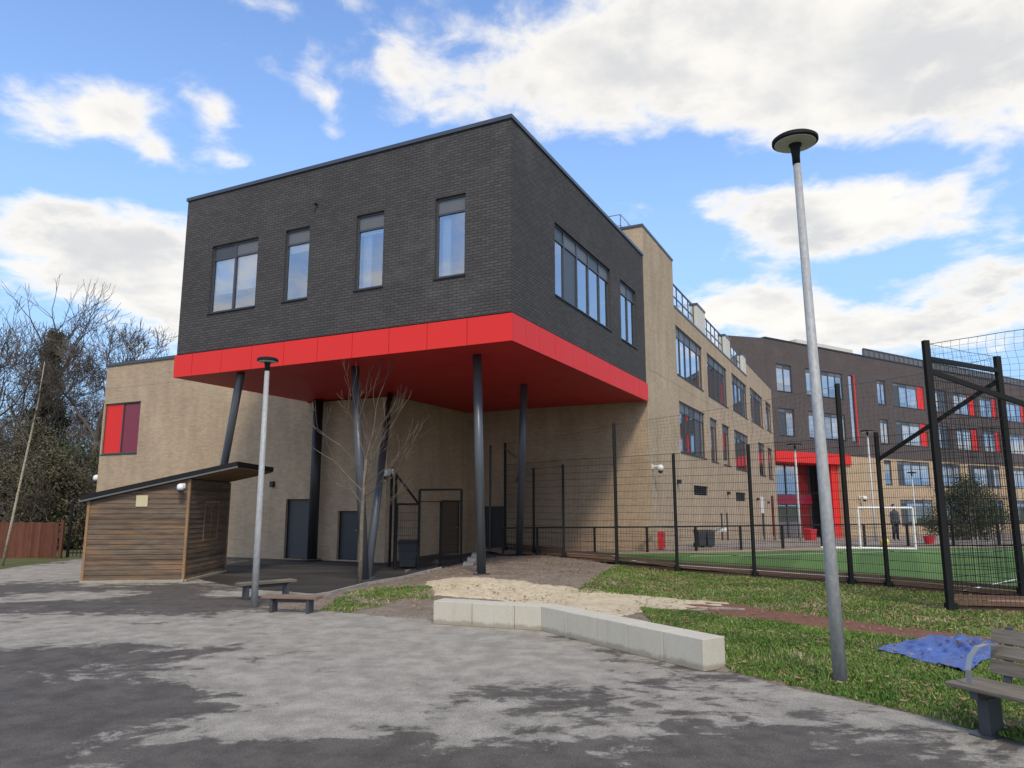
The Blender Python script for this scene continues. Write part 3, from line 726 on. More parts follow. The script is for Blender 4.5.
# railings with glass infill on the roof edge
for (a, b) in ((15.75, 20.2), (22.2, 27.5), (29.2, 33.5)):
    o = MB(); n = max(2, round((b-a)/1.05))
    for i in range(n+1):
        y = a+(b-a)*i/n; o.box(-.2, -.15, y-.025, y+.025, 10.33, 11.45)
    o.box(-.2, -.14, a, b, 11.42, 11.48); o.box(-.19, -.15, a, b, 10.88, 10.93); o.box(-.19, -.15, a, b, 10.40, 10.44)
    o = o.build('railing', MATS['dark frame'], wg)
    gq = MB(); gq.quad((-.172, a, 10.44), (-.172, b, 10.44), (-.172, b, 11.42), (-.172, a, 11.42)); gq.build('pane', MATS['window glass'], o, fix=False)
o = MB()
for y in (11.6, 12.6, 13.6, 14.6): o.tube([(-1.0, y, 12.2), (-1.0, y, 13.1)], .022, 6)
for x in (-1.0, -2.2, -3.4, -4.6): o.tube([(x, 11.6, 12.2), (x, 11.6, 13.1)], .022, 6)
for z in (12.65, 13.1): o.tube([(-4.6, 11.6, z), (-1.0, 11.6, z), (-1.0, 14.6, z)], .02, 6)
o.build('guard_rail', MATS['light steel'], wg)
# bulkhead lights and drain pipes, movement joints
o = MB()
for y, z in ((15.1, 2.75), (26.0, 2.45), (36.5, 2.2), (41.6, 2.0)): o.box(.0, .16, y-.10, y+.10, z, z+.16)
o.box(-12.6, -12.45, 5.58, 5.7, 2.55, 2.75); o.box(-5.2, -4.95, 10.95, 11.1, 2.8, 2.95); o.build('bulkhead_light', MATS['dark metal'], wg)
o = MB(); o.box(-.01, .004, 11.12, VE-.1, 6.86, 6.875); o.box(-22.45, -11.1, 5.696, 5.71, 6.86, 6.875); 
for yy in (15.2, 28.0, 37.0): o.box(-.01, .003, yy, yy+.014, -.3, 10.2)
for xx in (-19.6, -12.6): o.box(xx, xx+.014, 5.697, 5.71, 0, 6.85)
o.build('movement_joint', MATS['kerb concrete'], wg)

def sticker(name, mat, T, a0, a1, z0, z1, label, cat, th=.02, parent=None):
    q = MB(); tb(q, T, a0, a1, -th, -.002, z0, z1); o = q.build(name, mat)
    if parent is None:
        o.location = P0; o.rotation_euler = (0, 0, BRZ); tag(o, label, cat)
    else: o.parent = parent
    return o
sticker('wall_sign', MATS['white paint'], TX(0), 38.3, 39.5, 1.35, 2.45, 'tall white sign board on the buff wing wall above a dark slot window', 'sign')
sticker('hose_cabinet', MATS['red plastic'], TX(0), 11.9, 12.3, .35, .95, 'red narrow cabinet low on the buff wall near its corner', 'cabinet', .16)
sticker('meter_cabinet', MATS['dark plastic'], TY(11.1), -6.75, -6.25, .3, 1.85, 'dark wall cabinet left of the slanting rear column under the block', 'cabinet', .25)
sticker('meter_cabinet', MATS['dark plastic'], TY(11.1), -6.2, -5.72, .25, 1.85, 'dark wall cabinet nearest the slanting rear column, right one of two', 'cabinet', .3)

# cctv cameras
def cctv(p, dirv, label, sc=1.0, side=Vector((0, 0, 0))):
    r_ = empty('cctv_camera', p, math.atan2(dirv[1], dirv[0])-math.pi/2, label, 'security camera', 'white cctv cameras')
    r_.scale = (sc, sc, sc)
    MB().box(-.05, .05, -.0, .03, -.07, .07).tube([(0, .02, 0), (0, .22, .03)], .025, 8).build('bracket', MATS['white paint'], r_)
    MB().lathe([(.03, .06), (.09, .02), (.10, -.06), (.085, -.12)], (0, .25, 0), 16).build('housing', MATS['white paint'], r_, smooth=True)
    MB().ball((0, .25, -.13), .075, 8).build('lens', MATS['dark plastic'], r_, smooth=True)
    return r_
cctv(loc2w(0.0, 11.45, 3.26), BAX, 'white cctv camera high on the corner of the buff wing wall above the pitch', 1.2)
cctv(loc2w(-22.5, 5.9, 3.1), -BAX, 'white cctv camera on the far left corner of the low buff wall', 1.4)

# ------------------------------------------------------------------ far building
AZD = R(56.9); PD = Vector((21.40, 60.5, 0)); DRZ = math.pi/2-AZD
fb = empty('school_building', PD, DRZ, 'long four storey dark brick school building with buff lower floors and a red entrance canopy', 'building')
GZ = -1.1; LD = 75
dk = []; bf = []
def wd(a, b, row, **k): 
    z = {1: (11.45, 13.8), 2: (7.68, 10.0), 3: (3.8, 6.1), 4: (-.05, 2.4)}[row]
    (dk if row < 3 else bf).append(((a, b, *z), k))
wd(1.25, 3.3, 1, mull=(.5,), blinds=[(0, .35), (1, .3)]); wd(5.3, 6.5, 1, blinds=[(0, .2)]); wd(7.6, 10.7, 1, mull=(.33, .67), blinds=[(0, .1), (1, .4)])
wd(1.2, 3.3, 2, mull=(.5,), solid=(0,)); wd(5.3, 6.3, 2, blinds=[(0, .3)]); wd(7.6, 10.7, 2, mull=(.35, .68), blinds=[(1, .1)])
dk.append(((11.65, 12.40, 7.63, 13.8), dict(mull=(), head=0, blinds=[(0, .03)])))
for row in (1, 2):
    wd(16.3, 17.7, row, mull=(.5,), blinds=[(0, .1), (1, .2)])
    wd(19.0, 24.7, row, mull=(.2, .45, .78), solid=(0,), red=(3,), blinds=[(1, .2), (2, .15)])
    wd(26.2, 29.2, row, mull=(.45,), solid=(1,), blinds=[(0, .3)])
    wd(30.6, 35.1, row, mull=(.3, .7), red=(2,), blinds=[(0, .2), (1, .1)])
    wd(36.3, 40.0, row, mull=(.4, .75), red=(2,), blinds=[(0, .3)])
    wd(42.1, 46.8, row, mull=(.3, .6, .85), red=(3,), blinds=[(0, .1), (1, .2)])
    wd(49, 53, row, mull=(.4, .75), red=(2,)); wd(55, 60, row, mull=(.5,), blinds=[(0, .2)]); wd(62, 66, row, mull=(.5,)); wd(68, 72, row, mull=(.5,))
wd(16.5, 17.7, 3); 
for row in (3, 4):
    wd(18.7, 24.6, row, mull=(.2, .45, .72), solid=(0,), blinds=[(1, .15), (2, .3), (3, .2)])
    wd(27.0, 30.6, row, mull=(.33, .66), blinds=[(0, .2)]); wd(32.3, 39.4, row, mull=(.2, .4, .6, .8), solid=(0, 3), blinds=[(1, .2), (2, .4)])
    wd(42.0, 47.5, row, mull=(.3, .6), blinds=[(0, .1)]); wd(50, 55, row, mull=(.5,)); wd(58, 64, row, mull=(.3, .7)); wd(66, 72, row, mull=(.5,))
q = MB(); wall(q, TY(0), 0, LD, 6.3, 15.85, [r_[0] for r_ in dk], .35); q.box(-34, 0, 9, 9.35, GZ, 15.85)
# left return of the building, splayed away from the long front
q.hexa([(0, .02, 6.3), (-30, 9.0, 6.3), (-30, 9.35, 6.3), (.0, .37, 6.3), (0, .02, 15.85), (-30, 9.0, 15.85), (-30, 9.35, 15.85), (.0, .37, 15.85)])
q.box(LD-.35, LD, .35, 16, GZ, 15.85); q.build('upper_wall', MATS['brown brick'], fb)
q = MB(); wall(q, TY(.05), 9.47, LD, GZ, 6.3, [r_[0] for r_ in bf], .3); q.build('lower_wall', MATS['sand brick'], fb); q = MB(); q.hexa([(-10, 4.5, GZ), (0.4, .5, GZ), (.4, .8, GZ), (-10, 4.8, GZ), (-10, 4.5, 6.3), (0.4, .5, 6.3), (.4, .8, 6.3), (-10, 4.8, 6.3)]); q.build('lower_wall', MATS['sand brick'], fb)
for (r_, kw) in dk: window(fb, TY(0), *r_, **{**dict(head=.35), **kw})
for (r_, kw) in bf: window(fb, TY(.05), *r_, **{**dict(head=.35), **kw})
MB().box(12.42, 12.56, -.05, .1, 7.3, 13.9).build('window_surround', MATS['red panel'], fb)
MB().box(0, LD-.3, .3, 16, 15.3, 15.4).build('roof', MATS['roof membrane'], fb)
q = MB(); q.box(-.03, LD, -.05, .4, 15.85, 15.97); q.build('coping', MATS['dark metal'], fb)
q = MB(); q.box(0, LD, 4.5, 4.6, GZ, 15.2); q.build('inner_wall', MATS['room wall'], fb)
for z in (2.9, 6.6, 10.5): MB().box(0 if z > 5 else 11.6, LD-.4, .4, 4.5, z, z+.25).build('floor', MATS['room wall'], fb)
MB().box(7.4, 16.3, 2.2, 9, 15.4, 17.1).build('lift_overrun', MATS['cream render'], fb)
q = MB(); q.box(16.4, LD-2, 1.2, 1.3, 15.4, 17.05)
for i in range(int((LD-19)/.9)): q.box(16.5+i*.9, 16.56+i*.9, 1.12, 1.2, 15.9, 17.05)
q.box(16.4, LD-2, 1.12, 1.22, 17.05, 17.13); q.build('plant_screen', MATS['panel grey'], fb)
# canopy and entrance
MB().box(.4, 11.0, -.12, 3.6, 5.46, 6.36).build('canopy', MATS['red panel'], fb)
MB().box(8.55, 9.45, .35, 1.6, GZ, 5.455).build('red_wall', MATS['red panel'], fb)
ent = MB()
for x in (.6, 1.6, 2.9, 4.3, 5.8, 7.6): ent.box(x, x+.12, 2.0, 2.15, GZ, 5.46)
for z in (.95, 2.0, 2.75): ent.box(.6, 7.7, 1.98, 2.1, z, z+.08)
ent = ent.build('entrance', MATS['dark frame'], fb)
MB().box(2.95, 7.7, 1.9, 1.97, 1.98, 2.75).build('spandrel', MATS['maroon panel'], ent)
q = MB(); q.quad((.6, 2.06, GZ), (7.7, 2.06, GZ), (7.7, 2.06, 1.9), (.6, 2.06, 1.9)); q.quad((.6, 2.06, 2.8), (7.7, 2.06, 2.8), (7.7, 2.06, 5.46), (.6, 2.06, 5.46)); q.build('pane', MATS['window glass'], ent, fix=False)
cctv(PD+Vector((math.cos(DRZ), math.sin(DRZ), 0))*12.0+Vector((math.sin(DRZ), -math.cos(DRZ), 0))*.0+Vector((0, 0, 2.6)), (math.sin(DRZ), -math.cos(DRZ)), 'white cctv camera on the far building beside the red canopy wall', 2.0)

# ------------------------------------------------------------------ shed
F, L_, R_ = Vector((-8.23, 18.87, 0)), Vector((-10.6, 18.6, 0)), Vector((-8.27, 21.64, 0)); B_ = L_+R_-F
shed = empty('wooden_shed', F, 0, 'weathered timber clad kiosk shed with a black sloping roof projecting on its right', 'shed')
e1 = (L_-F); l1 = e1.length; e1n = e1.normalized(); e2 = (R_-F); l2 = e2.length; e2n = e2.normalized()
def sp(a, b, z): v = e1n*a+e2n*b; return (v.x, v.y, z)
def rz_(a): return 2.56-.235*a               # roof underside height along the long wall
def boards(A, B, h0, h1, out, skip=None):
    mb = MB(); A = Vector(A); B = Vector(B); out = Vector(out).normalized()
    n = int(max(h0, h1)/.125)+1
    for i in range(n):
        z0 = .06+i*.125; z1 = z0+.117
        def clipx(z):         # end of the board where the sloping roof cuts it
            if h0 == h1: return 1.0 if z <= h0 else 0
            return max(0, min(1, (h0-z)/(h0-h1)))
        t0, t1 = clipx(z0), clipx(z1)
        if t0 < .02: continue
        P1, P2, P3 = A, A.lerp(B, t0), A.lerp(B, max(t1, .01))
        if h0 == h1 and z1 > h0: z1 = h0; P3 = B
        o1, o2 = out*.022, out*.010
        mb.hexa([(P1+o1)+Vector((0, 0, z0)), (P2+o1)+Vector((0, 0, z0)), P2+Vector((0, 0, z0)), P1+Vector((0, 0, z0)), (P1+o2)+Vector((0, 0, z1)), (P3+o2)+Vector((0, 0, z1)), P3+Vector((0, 0, z1)), P1+Vector((0, 0, z1))])
    return mb
outF = Vector((e1n.y, -e1n.x, 0)); outF = outF if outF.y < 0 else -outF
outR = Vector((e2n.y, -e2n.x, 0)); outR = outR if outR.x > 0 else -outR
boards((0, 0, 0), e1, rz_(0), rz_(l1), outF).build('front_cladding', MATS['shed boards'], shed)
boards((0, 0, 0), e2, rz_(0), rz_(0), outR).build('side_cladding', MATS['shed boards'], shed)
boards(e1, e1+e2, rz_(l1), rz_(l1), -outR).build('side_cladding', MATS['shed boards'], shed)
boards(e2, e2+e1, rz_(0), rz_(l1), -outF).build('back_cladding', MATS['shed boards'], shed)
ins = .01
MB().hexa([sp(ins, ins, .0), sp(l1-ins, ins, .0), sp(l1-ins, l2-ins, .0), sp(ins, l2-ins, .0), sp(ins, ins, rz_(0)), sp(l1-ins, ins, rz_(l1)), sp(l1-ins, l2-ins, rz_(l1)), sp(ins, l2-ins, rz_(0))]).build('body', MATS['dark metal'], shed)
q = MB()
for a, b in ((0, 0), (l1, 0), (0, l2), (l1, l2)):
    v = e1n*a+e2n*b; MB().box(v.x-.032, v.x+.032, v.y-.032, v.y+.032, 0, rz_(a)-.01).build('corner_post', MATS['shed frame wood'], shed)
q = MB(); q.bar(sp(-.03, -.04, .03), sp(l1+.03, -.04, .03), .07, .06); q.bar(sp(-.04, 0, .03), sp(-.04, l2, .03), .07, .06); q.build('plinth', MATS['concrete'], shed)
def roofz(a): return rz_(a)+.01
def rslab(a0, a1, b0, b1, t0, t1): return MB().hexa([sp(a0, b0, roofz(a0)+t0), sp(a1, b0, roofz(a1)+t0), sp(a1, b1, roofz(a1)+t0), sp(a0, b1, roofz(a0)+t0), sp(a0, b0, roofz(a0)+t1), sp(a1, b0, roofz(a1)+t1), sp(a1, b1, roofz(a1)+t1), sp(a0, b1, roofz(a0)+t1)])
rf = rslab(-1.18, l1+.16, -.12, l2+.14, .03, .16).build('roof', MATS['black steel'], shed)
rslab(-1.14, l1+.12, -.08, l2+.10, .0, .03).build('roof_soffit', MATS['shed frame wood'], rf)
q = rslab(-1.20, l1+.18, -.14, -.12, .0, .035); q.build('drip_edge', MATS['panel grey'], rf)
# serving hatch outline on the right wall
q = MB()
for (b0, b1, z0, z1) in ((1.0, 1.05, .95, 2.0), (1.95, 2.0, .95, 2.0), (1.05, 1.95, .95, .99), (1.05, 1.95, 1.96, 2.0), (1.48, 1.5, .99, 1.96)):
    q.hexa([tuple(Vector(sp(0, b, z))+outR*o) for z in (z0, z1) for (b, o) in ((b0, .03), (b1, .03), (b1, .02), (b0, .02))])
q.build('hatch', MATS['shed frame wood'], shed)
c_ = F+e1n*1.12+outF*.03
o = MB(); o.hexa([tuple(e1n*a+outF*d_+Vector((0, 0, z))) for z in (-.14, .14) for (a, d_) in ((-.14, .012), (.14, .012), (.14, -.004), (-.14, -.004))])
o = o.build('notice', MATS['pale sign']); o.location = c_+Vector((0, 0, 2.0)); tag(o, 'small square pale yellow notice on the front of the timber shed', 'notice')
cctv(F+e1n*.14+outF*.03+Vector((0, 0, 2.38)), outF, 'white dome cctv camera under the roof edge of the timber shed', .9)

# brown close boarded fence on the left
fn = empty('board_fence', (-20, 26.9, 0), 0, 'reddish brown close boarded fence under the trees at the left', 'fence')
q = MB(); fx = 0
while fx < 16.0:
    h = 1.28+random.uniform(-.015, .015); xx = 3.65-fx; q.box(xx-.145, xx, -.012+random.uniform(-.004, .004), .012, .02, h); fx += .15
q.build('boards', MATS['brown fence wood'], fn)
q = MB()
for i in range(7): q.box(3.7-i*2.6, 3.8-i*2.6, .02, .12, 0, 1.36)
q.build('post', MATS['brown fence wood'], fn); MB().box(-12.4, 3.66, .013, .05, .3, .38).box(-12.4, 3.66, .013, .05, .95, 1.03).build('rail', MATS['brown fence wood'], fn)
gt = empty('railing_gate', (-16.2, 27.4, 0), R(8), 'dark open railing gate between the brown fence and the shed', 'gate')
q = MB()
for i in range(19): q.box(i*.13, i*.13+.018, 0, .018, .05, 1.9)
q.box(0, 2.36, -.01, .03, .15, .19); q.box(0, 2.36, -.01, .03, 1.8, 1.84); q.build('bars', MATS['black steel'], gt); MB().box(-.08, 0, -.03, .05, 0, 2).build('post', MATS['black steel'], gt); MB().box(2.36, 2.44, -.03, .05, 0, 2).build('post', MATS['black steel'], gt)

# ------------------------------------------------------------------ street lamps
def lamp(p, h, rd, r0, r1, label, lean=0.0, matp='galvanised'):
    o = empty('street_lamp', p, 0, label, 'street lamp', 'street lamps with disc heads')
    nk = .34 if h > 5.5 else .26
    MB().tube([(0, 0, -.05), (lean*.3, 0, h*.3), (lean*.95, 0, h-nk*1.0)], [r0, r0+(r1-r0)*.3, r1], 16).build('pole', MATS[matp], o, smooth=True)
    q_ = MB().lathe([(r1*1.04, 0), (r1*1.08, nk*.3), (r1*1.35, nk*.62), (rd*.36, nk*.86), (rd*.42, nk*.90)], (lean, 0, h-nk), 24); hd = q_.build('neck', MATS['black steel'], o, smooth=True)
    MB().lathe([(rd*.93, -.012), (rd, 0), (rd, .035), (rd*.9, .055), (rd*.3, .085), (.02, .09)], (lean, 0, h-.06), 32).build('disc', MATS['black steel'], o)
    MB().lathe([(rd*.48, -.028), (rd*.88, -.020), (rd*.90, -.010)], (lean, 0, h-.06), 32).build('diffuser', MATS['lens white'], o)
    return o
lamp(gpt(841, 685), 6.28, .265, .073, .043, 'tallest galvanised lamp post with a dark disc head in the grass at the right', -.10)
lamp(gpt(254, 607), 4.79, .205, .066, .046, 'galvanised lamp post with a disc head beside the low benches near the shed')
lamp(gpd(798.4, 34.5, Hp), 4.5, .34, .05, .04, 'white lamp post with a flat disc head before the red entrance canopy', 0, 'pale paint')
lamp(gpd(873, 35, Hp), 5.2, .30, .05, .04, 'pale lamp post behind the goal, left of the tall fence posts', 0, 'pale paint')
lamp(gpd(914.5, 48, Hp), 4.5, .30, .045, .035, 'slim far lamp post in front of the buff ground floor windows right of the goal', 0, 'pale paint')

# ------------------------------------------------------------------ seat wall blocks
A0, A1, A2 = gpt(433, 624), gpt(541.5, 631), gpt(704, 672)
blocks = []
def blockrun(a, b, n, fr=None):
    dr = (b-a).normalized(); nr = Vector((-dr.y, dr.x, 0)); L = (b-a).length
    fr = fr or [i/n for i in range(n+1)]
    for i in range(n): blocks.append((a+dr*L*fr[i], a+dr*L*fr[i+1], nr))
blockrun(A0, A1, 3, [0, .37, .76, 1]); blockrun(A1, A2, 5)
names = ['leftmost pale concrete seat block at the end near the low benches', 'second pale concrete seat block from the left end of the row', 'short third concrete seat block just left of the bend in the row', 'concrete seat block just right of the bend in the row', 'concrete seat block second to the right of the bend', 'concrete seat block third to the right of the bend, middle of the long arm', 'concrete seat block next to the last one at the right end', 'last concrete seat block at the right end, its square end face showing']
n1_ = (A1-A0).normalized(); n2_ = (A2-A1).normalized(); nA = Vector((-n1_.y, n1_.x, 0)); nB = Vector((-n2_.y, n2_.x, 0)); nM = (nA+nB).normalized(); nM /= nM.dot(nA)
for i, (a, b, nr) in enumerate(blocks):
    W_ = .37; H_ = .36 + (.02 if i < 3 else 0)*0
    na = nM if i == 3 else nr; nb = nM if i == 2 else nr
    dr = (b-a).normalized(); a2 = a+dr*.003; b2 = b-dr*.003; c_ = (a+b)/2
    hh = H_+random.uniform(-.004, .004)
    pts = [a2, b2, b2+nb*W_, a2+na*W_]
    bm_ = MB().hexa([(p.x-c_.x, p.y-c_.y, .0) for p in pts]+[(p.x-c_.x, p.y-c_.y, hh) for p in pts])
    root = bm_.build('concrete_block', MATS['concrete'], bevel=.008); root.location = (c_.x, c_.y, 0); tag(root, names[i], 'concrete block', 'concrete blocks of the low seat wall')

# ------------------------------------------------------------------ benches
def lowbench(a, b, label, m, hgt=.3, wd_=.28):
    a, b = Vector(a), Vector(b); dr = (b-a).normalized(); rz = math.atan2(dr.y, dr.x); L = (b-a).length
    o = empty('low_bench', (a.x, a.y, Hg(a.x, a.y)), rz, label, 'bench', 'low backless benches')
    for j in range(3):
        y0 = j*wd_/3
        MB().box(-.06, L+.06, y0+.005, y0+wd_/3-.005, hgt-.05, hgt).build('slat', MATS[m], o, bevel=.006)
    for x in (.12, L-.12):
        MB().box(x-.028, x+.028, .04, wd_-.04, 0, hgt-.055).build('leg', MATS['door grey'], o, bevel=.004)
    MB().box(.18, L-.18, wd_/2-.03, wd_/2+.03, hgt-.12, hgt-.055).build('beam', MATS['door grey'], o)
lowbench(gpt(263, 613), gpt(312, 614.6), 'low reddish slatted bench on grey legs, nearer of the two by the lamp post', 'red bench wood')
lowbench(gpt(243, 601), gpt(294, 596), 'low greyish timber bench, the farther of the two behind the lamp post', 'bench wood', .34)
def onz(px, py, z): r = pix(px, py); t = (z-EYE)/r.z; return Vector((r.x*t, r.y*t, z))
s0, s1 = onz(944, 681, .40), onz(1024, 699, .40)
dr = (s1-s0); dr.z = 0; dr.normalize(); rz = math.atan2(dr.y, dr.x)
be = empty('park_bench', (s0.x, s0.y, 0), rz, 'weathered grey park bench with backrest and steel arm at the right edge', 'bench')
for j in range(3): MB().box(0, 1.8, .0+j*.145, .135+j*.145, .362, .40).build('seat_slat', MATS['bench wood'], be, bevel=.008)
def back(u, z): # leaning backrest
    return u
for j in range(3):
    z = .445+j*.128; y = .47+j*.03
    MB().hexa([(.10, y, z), (1.7, y, z), (1.7, y+.035, z-.006), (.10, y+.035, z-.006), (.10, y+.028, z+.118), (1.7, y+.028, z+.118), (1.7, y+.063, z+.112), (.10, y+.063, z+.112)]).build('back_slat', MATS['bench wood'], be, bevel=.006)
for x in (.24, 1.45):
    MB().box(x-.05, x+.05, .12, .30, .0, .30).build('leg', MATS['door grey'], be, bevel=.006)
    MB().box(x-.09, x+.09, .04, .36, .0, .014).build('foot_plate', MATS['grey metal'], be)
    MB().box(x-.035, x+.035, .02, .50, .30, .360).build('bracket', MATS['door grey'], be)
    ab = MB(); P_ = [(.06, .40), (.055, .52), (.10, .62), (.20, .685), (.32, .70), (.50, .68)]
    for p_, q_ in zip(P_[:-1], P_[1:]):
        ab.hexa([(x-.08, p_[0], p_[1]), (x-.03, p_[0], p_[1]), (x-.03, q_[0], q_[1]), (x-.08, q_[0], q_[1]), (x-.08, p_[0]+.012, p_[1]+.012), (x-.03, p_[0]+.012, p_[1]+.012), (x-.03, q_[0]+.004, q_[1]+.014), (x-.08, q_[0]+.004, q_[1]+.014)])
    ab.build('armrest', MATS['light steel'], be)
    MB().hexa([(x-.03, .46, .34), (x+.03, .46, .34), (x+.03, .49, .34), (x-.03, .49, .34), (x-.03, .575, .84), (x+.03, .575, .84), (x+.03, .60, .84), (x-.03, .60, .84)]).build('back_support', MATS['door grey'], be)

# ------------------------------------------------------------------ sports fence
fe = empty('sports_fence', (4.62, 21.02, 0), 0, 'tall black steel mesh fence with netting above along the near side of the pitch', 'fence')
OFF = Vector((4.62, 21.02, 0))
def fp(p): v = Vector(p)-OFF; return v
tops = [4.15, 3.15, 3.2, 4.4, 3.36, 3.5, 4.86, 3.6, 4.95, 5.0, 3.6, 3.6, 5.2]
posts = []
for i, (p, h) in enumerate(zip(FL, tops)):
    b = Vector((p.x, p.y, Hg(p.x, p.y) if i != 8 else Hp(p.x, p.y))); posts.append((b, h))
    sz = .078 if h < 4 else (.095 if i < 8 else .105)
    o = MB(); q_ = fp(b); o.box(q_.x-sz/2, q_.x+sz/2, q_.y-sz/2, q_.y+sz/2, b.z-.05, h)
    o.box(q_.x-sz/2-.02, q_.x+sz/2+.05, q_.y-sz/2-.02, q_.y+sz/2+.02, b.z+.05, b.z+.16)
    o.build('post', MATS['light steel' if i == 99 else 'black steel'], fe)
def meshpanel(a, b, z0, z1, sx=.05, sz=.2, r=.0040, rz2=.0052, parent=None, name='mesh_panel', mat='black steel', off=None, dbl=True):
    off = off if off is not None else OFF
    a = Vector(a)-off; b = Vector(b)-off; a.z = b.z = 0; L = (b-a).length; n = int(L/sx); mb = MB()
    dr = (b-a).normalized(); nr = Vector((-dr.y, dr.x, 0))
    for i in range(n+1):
        p = a.lerp(b, i/n); mb.tube([(p.x, p.y, z0), (p.x, p.y, z1)], r, 3, cap=False)
    m = int((z1-z0)/sz)
    for j in range(m+1):
        z = z0+(z1-z0)*j/m
        for s_ in ((-1, 1) if dbl else (0,)):
            o_ = nr*(r+rz2)*s_; mb.tube([(a.x+o_.x, a.y+o_.y, z), (b.x+o_.x, b.y+o_.y, z)], rz2, 3, cap=False)
    return mb.build(name, MATS[mat], parent, uv=False, fix=False)
for i in range(12):
    a, b = posts[i][0], posts[i+1][0]
    top = 3.35 if i < 5 else 3.5
    if i == 8: top = 4.65
    meshpanel(a, b, max(a.z, b.z)+.12 if i != 8 else .4, top, parent=fe, sx=.05 if i < 8 else .075)
def net(pts_lo, pts_hi, step=.13, parent=None, r=.0022, name='net'):
    """hanging net between a lower and an upper polyline with the same number of points"""
    mb = MB(); lo = [Vector(p)-OFF for p in pts_lo]; hi = [Vector(p)-OFF for p in pts_hi]
    def along(pl_, t):
        n = len(pl_)-1; k = min(n-1, int(t*n)); return pl_[k].lerp(pl_[k+1], t*n-k)
    L = sum((lo[i+1]-lo[i]).length for i in range(len(lo)-1)); Hh = max((hi[i]-lo[i]).length for i in range(len(lo)))
    n = int(L/step); m = max(1, int(Hh/step))
    P_ = [[None]*(m+1) for _ in range(n+1)]
    for i in range(n+1):
        for j in range(m+1):
            a = along(lo, i/n); b = along(hi, i/n); p = a.lerp(b, j/m); q_ = noise.noise_vector(p*1.3)
            w_ = math.sin(math.pi*j/m)*.5+.2; P_[i][j] = p+q_*.06*w_+Vector((.03*math.sin(j*.9+i*.11), 0, 0))
    for i in range(n+1): mb.tube(P_[i], r, 3, cap=False)
    for j in range(m+1): mb.tube([P_[i][j] for i in range(n+1)], r*(2.6 if j == m else 1), 3, cap=False)
    return mb.build(name, MATS['rope'], parent, uv=False, fix=False)
def hi(i, z=None): p = posts[i][0]; return Vector((p.x, p.y, posts[i][1] if z is None else z))
def sag(a, b, n=8, s_=.12): return [a.lerp(b, t/n)-Vector((0, 0, s_*4*(t/n)*(1-t/n))) for t in range(n+1)]
def lin(a, b, n=8): return [a.lerp(b, t/n) for t in range(n+1)]
net(lin(hi(0, 3.35), hi(3, 3.35)), sag(hi(0, 4.1), hi(3, 4.35), s_=.05), .12, fe)
net(lin(hi(3, 3.35), hi(6, 3.42)), sag(hi(3, 4.35), hi(6, 4.8), s_=.06), .12, fe)
net(lin(hi(6, 3.5), hi(8, 3.6)), sag(hi(6, 4.8), hi(8, 4.95), s_=.08), .12, fe)
net(lin(hi(9, 4.65), hi(8, 4.65)), sag(hi(9, 4.95), hi(8, 4.95), s_=.02), .14, fe)
net(lin(hi(9, 3.5), hi(12, 3.5), 12), [h_+Vector((0, 0, .16*math.sin(min(1, k*2.2/12)*math.pi/2))) for k, h_ in enumerate(lin(hi(9, 4.92), hi(12, 5.35), 12))], .15, fe, .003)
def fbar(name, a, b, wd_, ht, mat='black steel'): return MB().bar(fp(a), fp(b), wd_, ht).build(name, MATS[mat], fe)
fbar('beam', hi(9, 4.65), hi(8, 4.65), .06, .09)
fbar('brace', hi(9, 4.42), hi(10, 3.35), .06, .09)
fbar('brace', hi(8, 4.46), hi(7, 2.95), .06, .08)
fbar('brace', hi(0, 3.95), hi(1, 3.0), .05, .06, 'light steel')
for i in range(12):
    if i == 8: continue
    q = MB()
    a, b = posts[i][0]-OFF, posts[i+1][0]-OFF; dr_ = (b-a).normalized(); nr = Vector((-dr_.y, dr_.x, 0)); nr = nr if nr.y > 0 else -nr
    for k in range(3):
        z = (posts[i][0].z+posts[i+1][0].z)/2 if i != 7 else 0
        q.bar(a+nr*.07+Vector((0, 0, .06+k*.10-a.z+z)), b+nr*.07+Vector((0, 0, .06+k*.10-b.z+z)), .03, .075)
    q.build('gravel_board', MATS['edge boards'], fe)
tf_ = posts[0][0]+Vector((-.55, .3, 0))-OFF
MB().box(tf_.x-.04, tf_.x+.04, tf_.y-.04, tf_.y+.04, .1, 4.1).build('post', MATS['dark metal'], fe)

# low barrier on the far side of the pitch
ba = empty('pitch_barrier', BAR[4], 0, 'low dark mesh barrier rail along the far side of the turf pitch', 'barrier')
q = MB()
for p in BAR: 
    v = p-BAR[4]; o = MB().box(v.x-.04, v.x+.04, v.y-.04, v.y+.04, v.z-.05, v.z+.87); o.build('post', MATS['black steel'], ba)
for a, b in zip(BAR[:-1], BAR[1:]):
    a_, b_ = a-BAR[4], b-BAR[4]; q.bar(a_+Vector((0, 0, .85)), b_+Vector((0, 0, .85)), .05, .05)
    L = (b-a).length; n = int(L/.1)
    for i in range(n): p = a_.lerp(b_, i/n); q.tube([(p.x, p.y, p.z+.05), (p.x, p.y, p.z+.85)], .004, 3, cap=False)
    for k in range(5): q.tube([a_+Vector((0, 0, .05+.16*k)), b_+Vector((0, 0, .05+.16*k))], .005, 3, cap=False)
q.build('mesh_rail', MATS['black steel'], ba, uv=False, fix=False)
sg = gpd(720.5, 26.9, Hp); o = MB().box(-.17, .17, -.03, -.01, .66, .80).build('barrier_sign', MATS['white paint']); o.location = sg; tag(o, 'small white rectangular sign fixed to the low pitch barrier', 'sign')

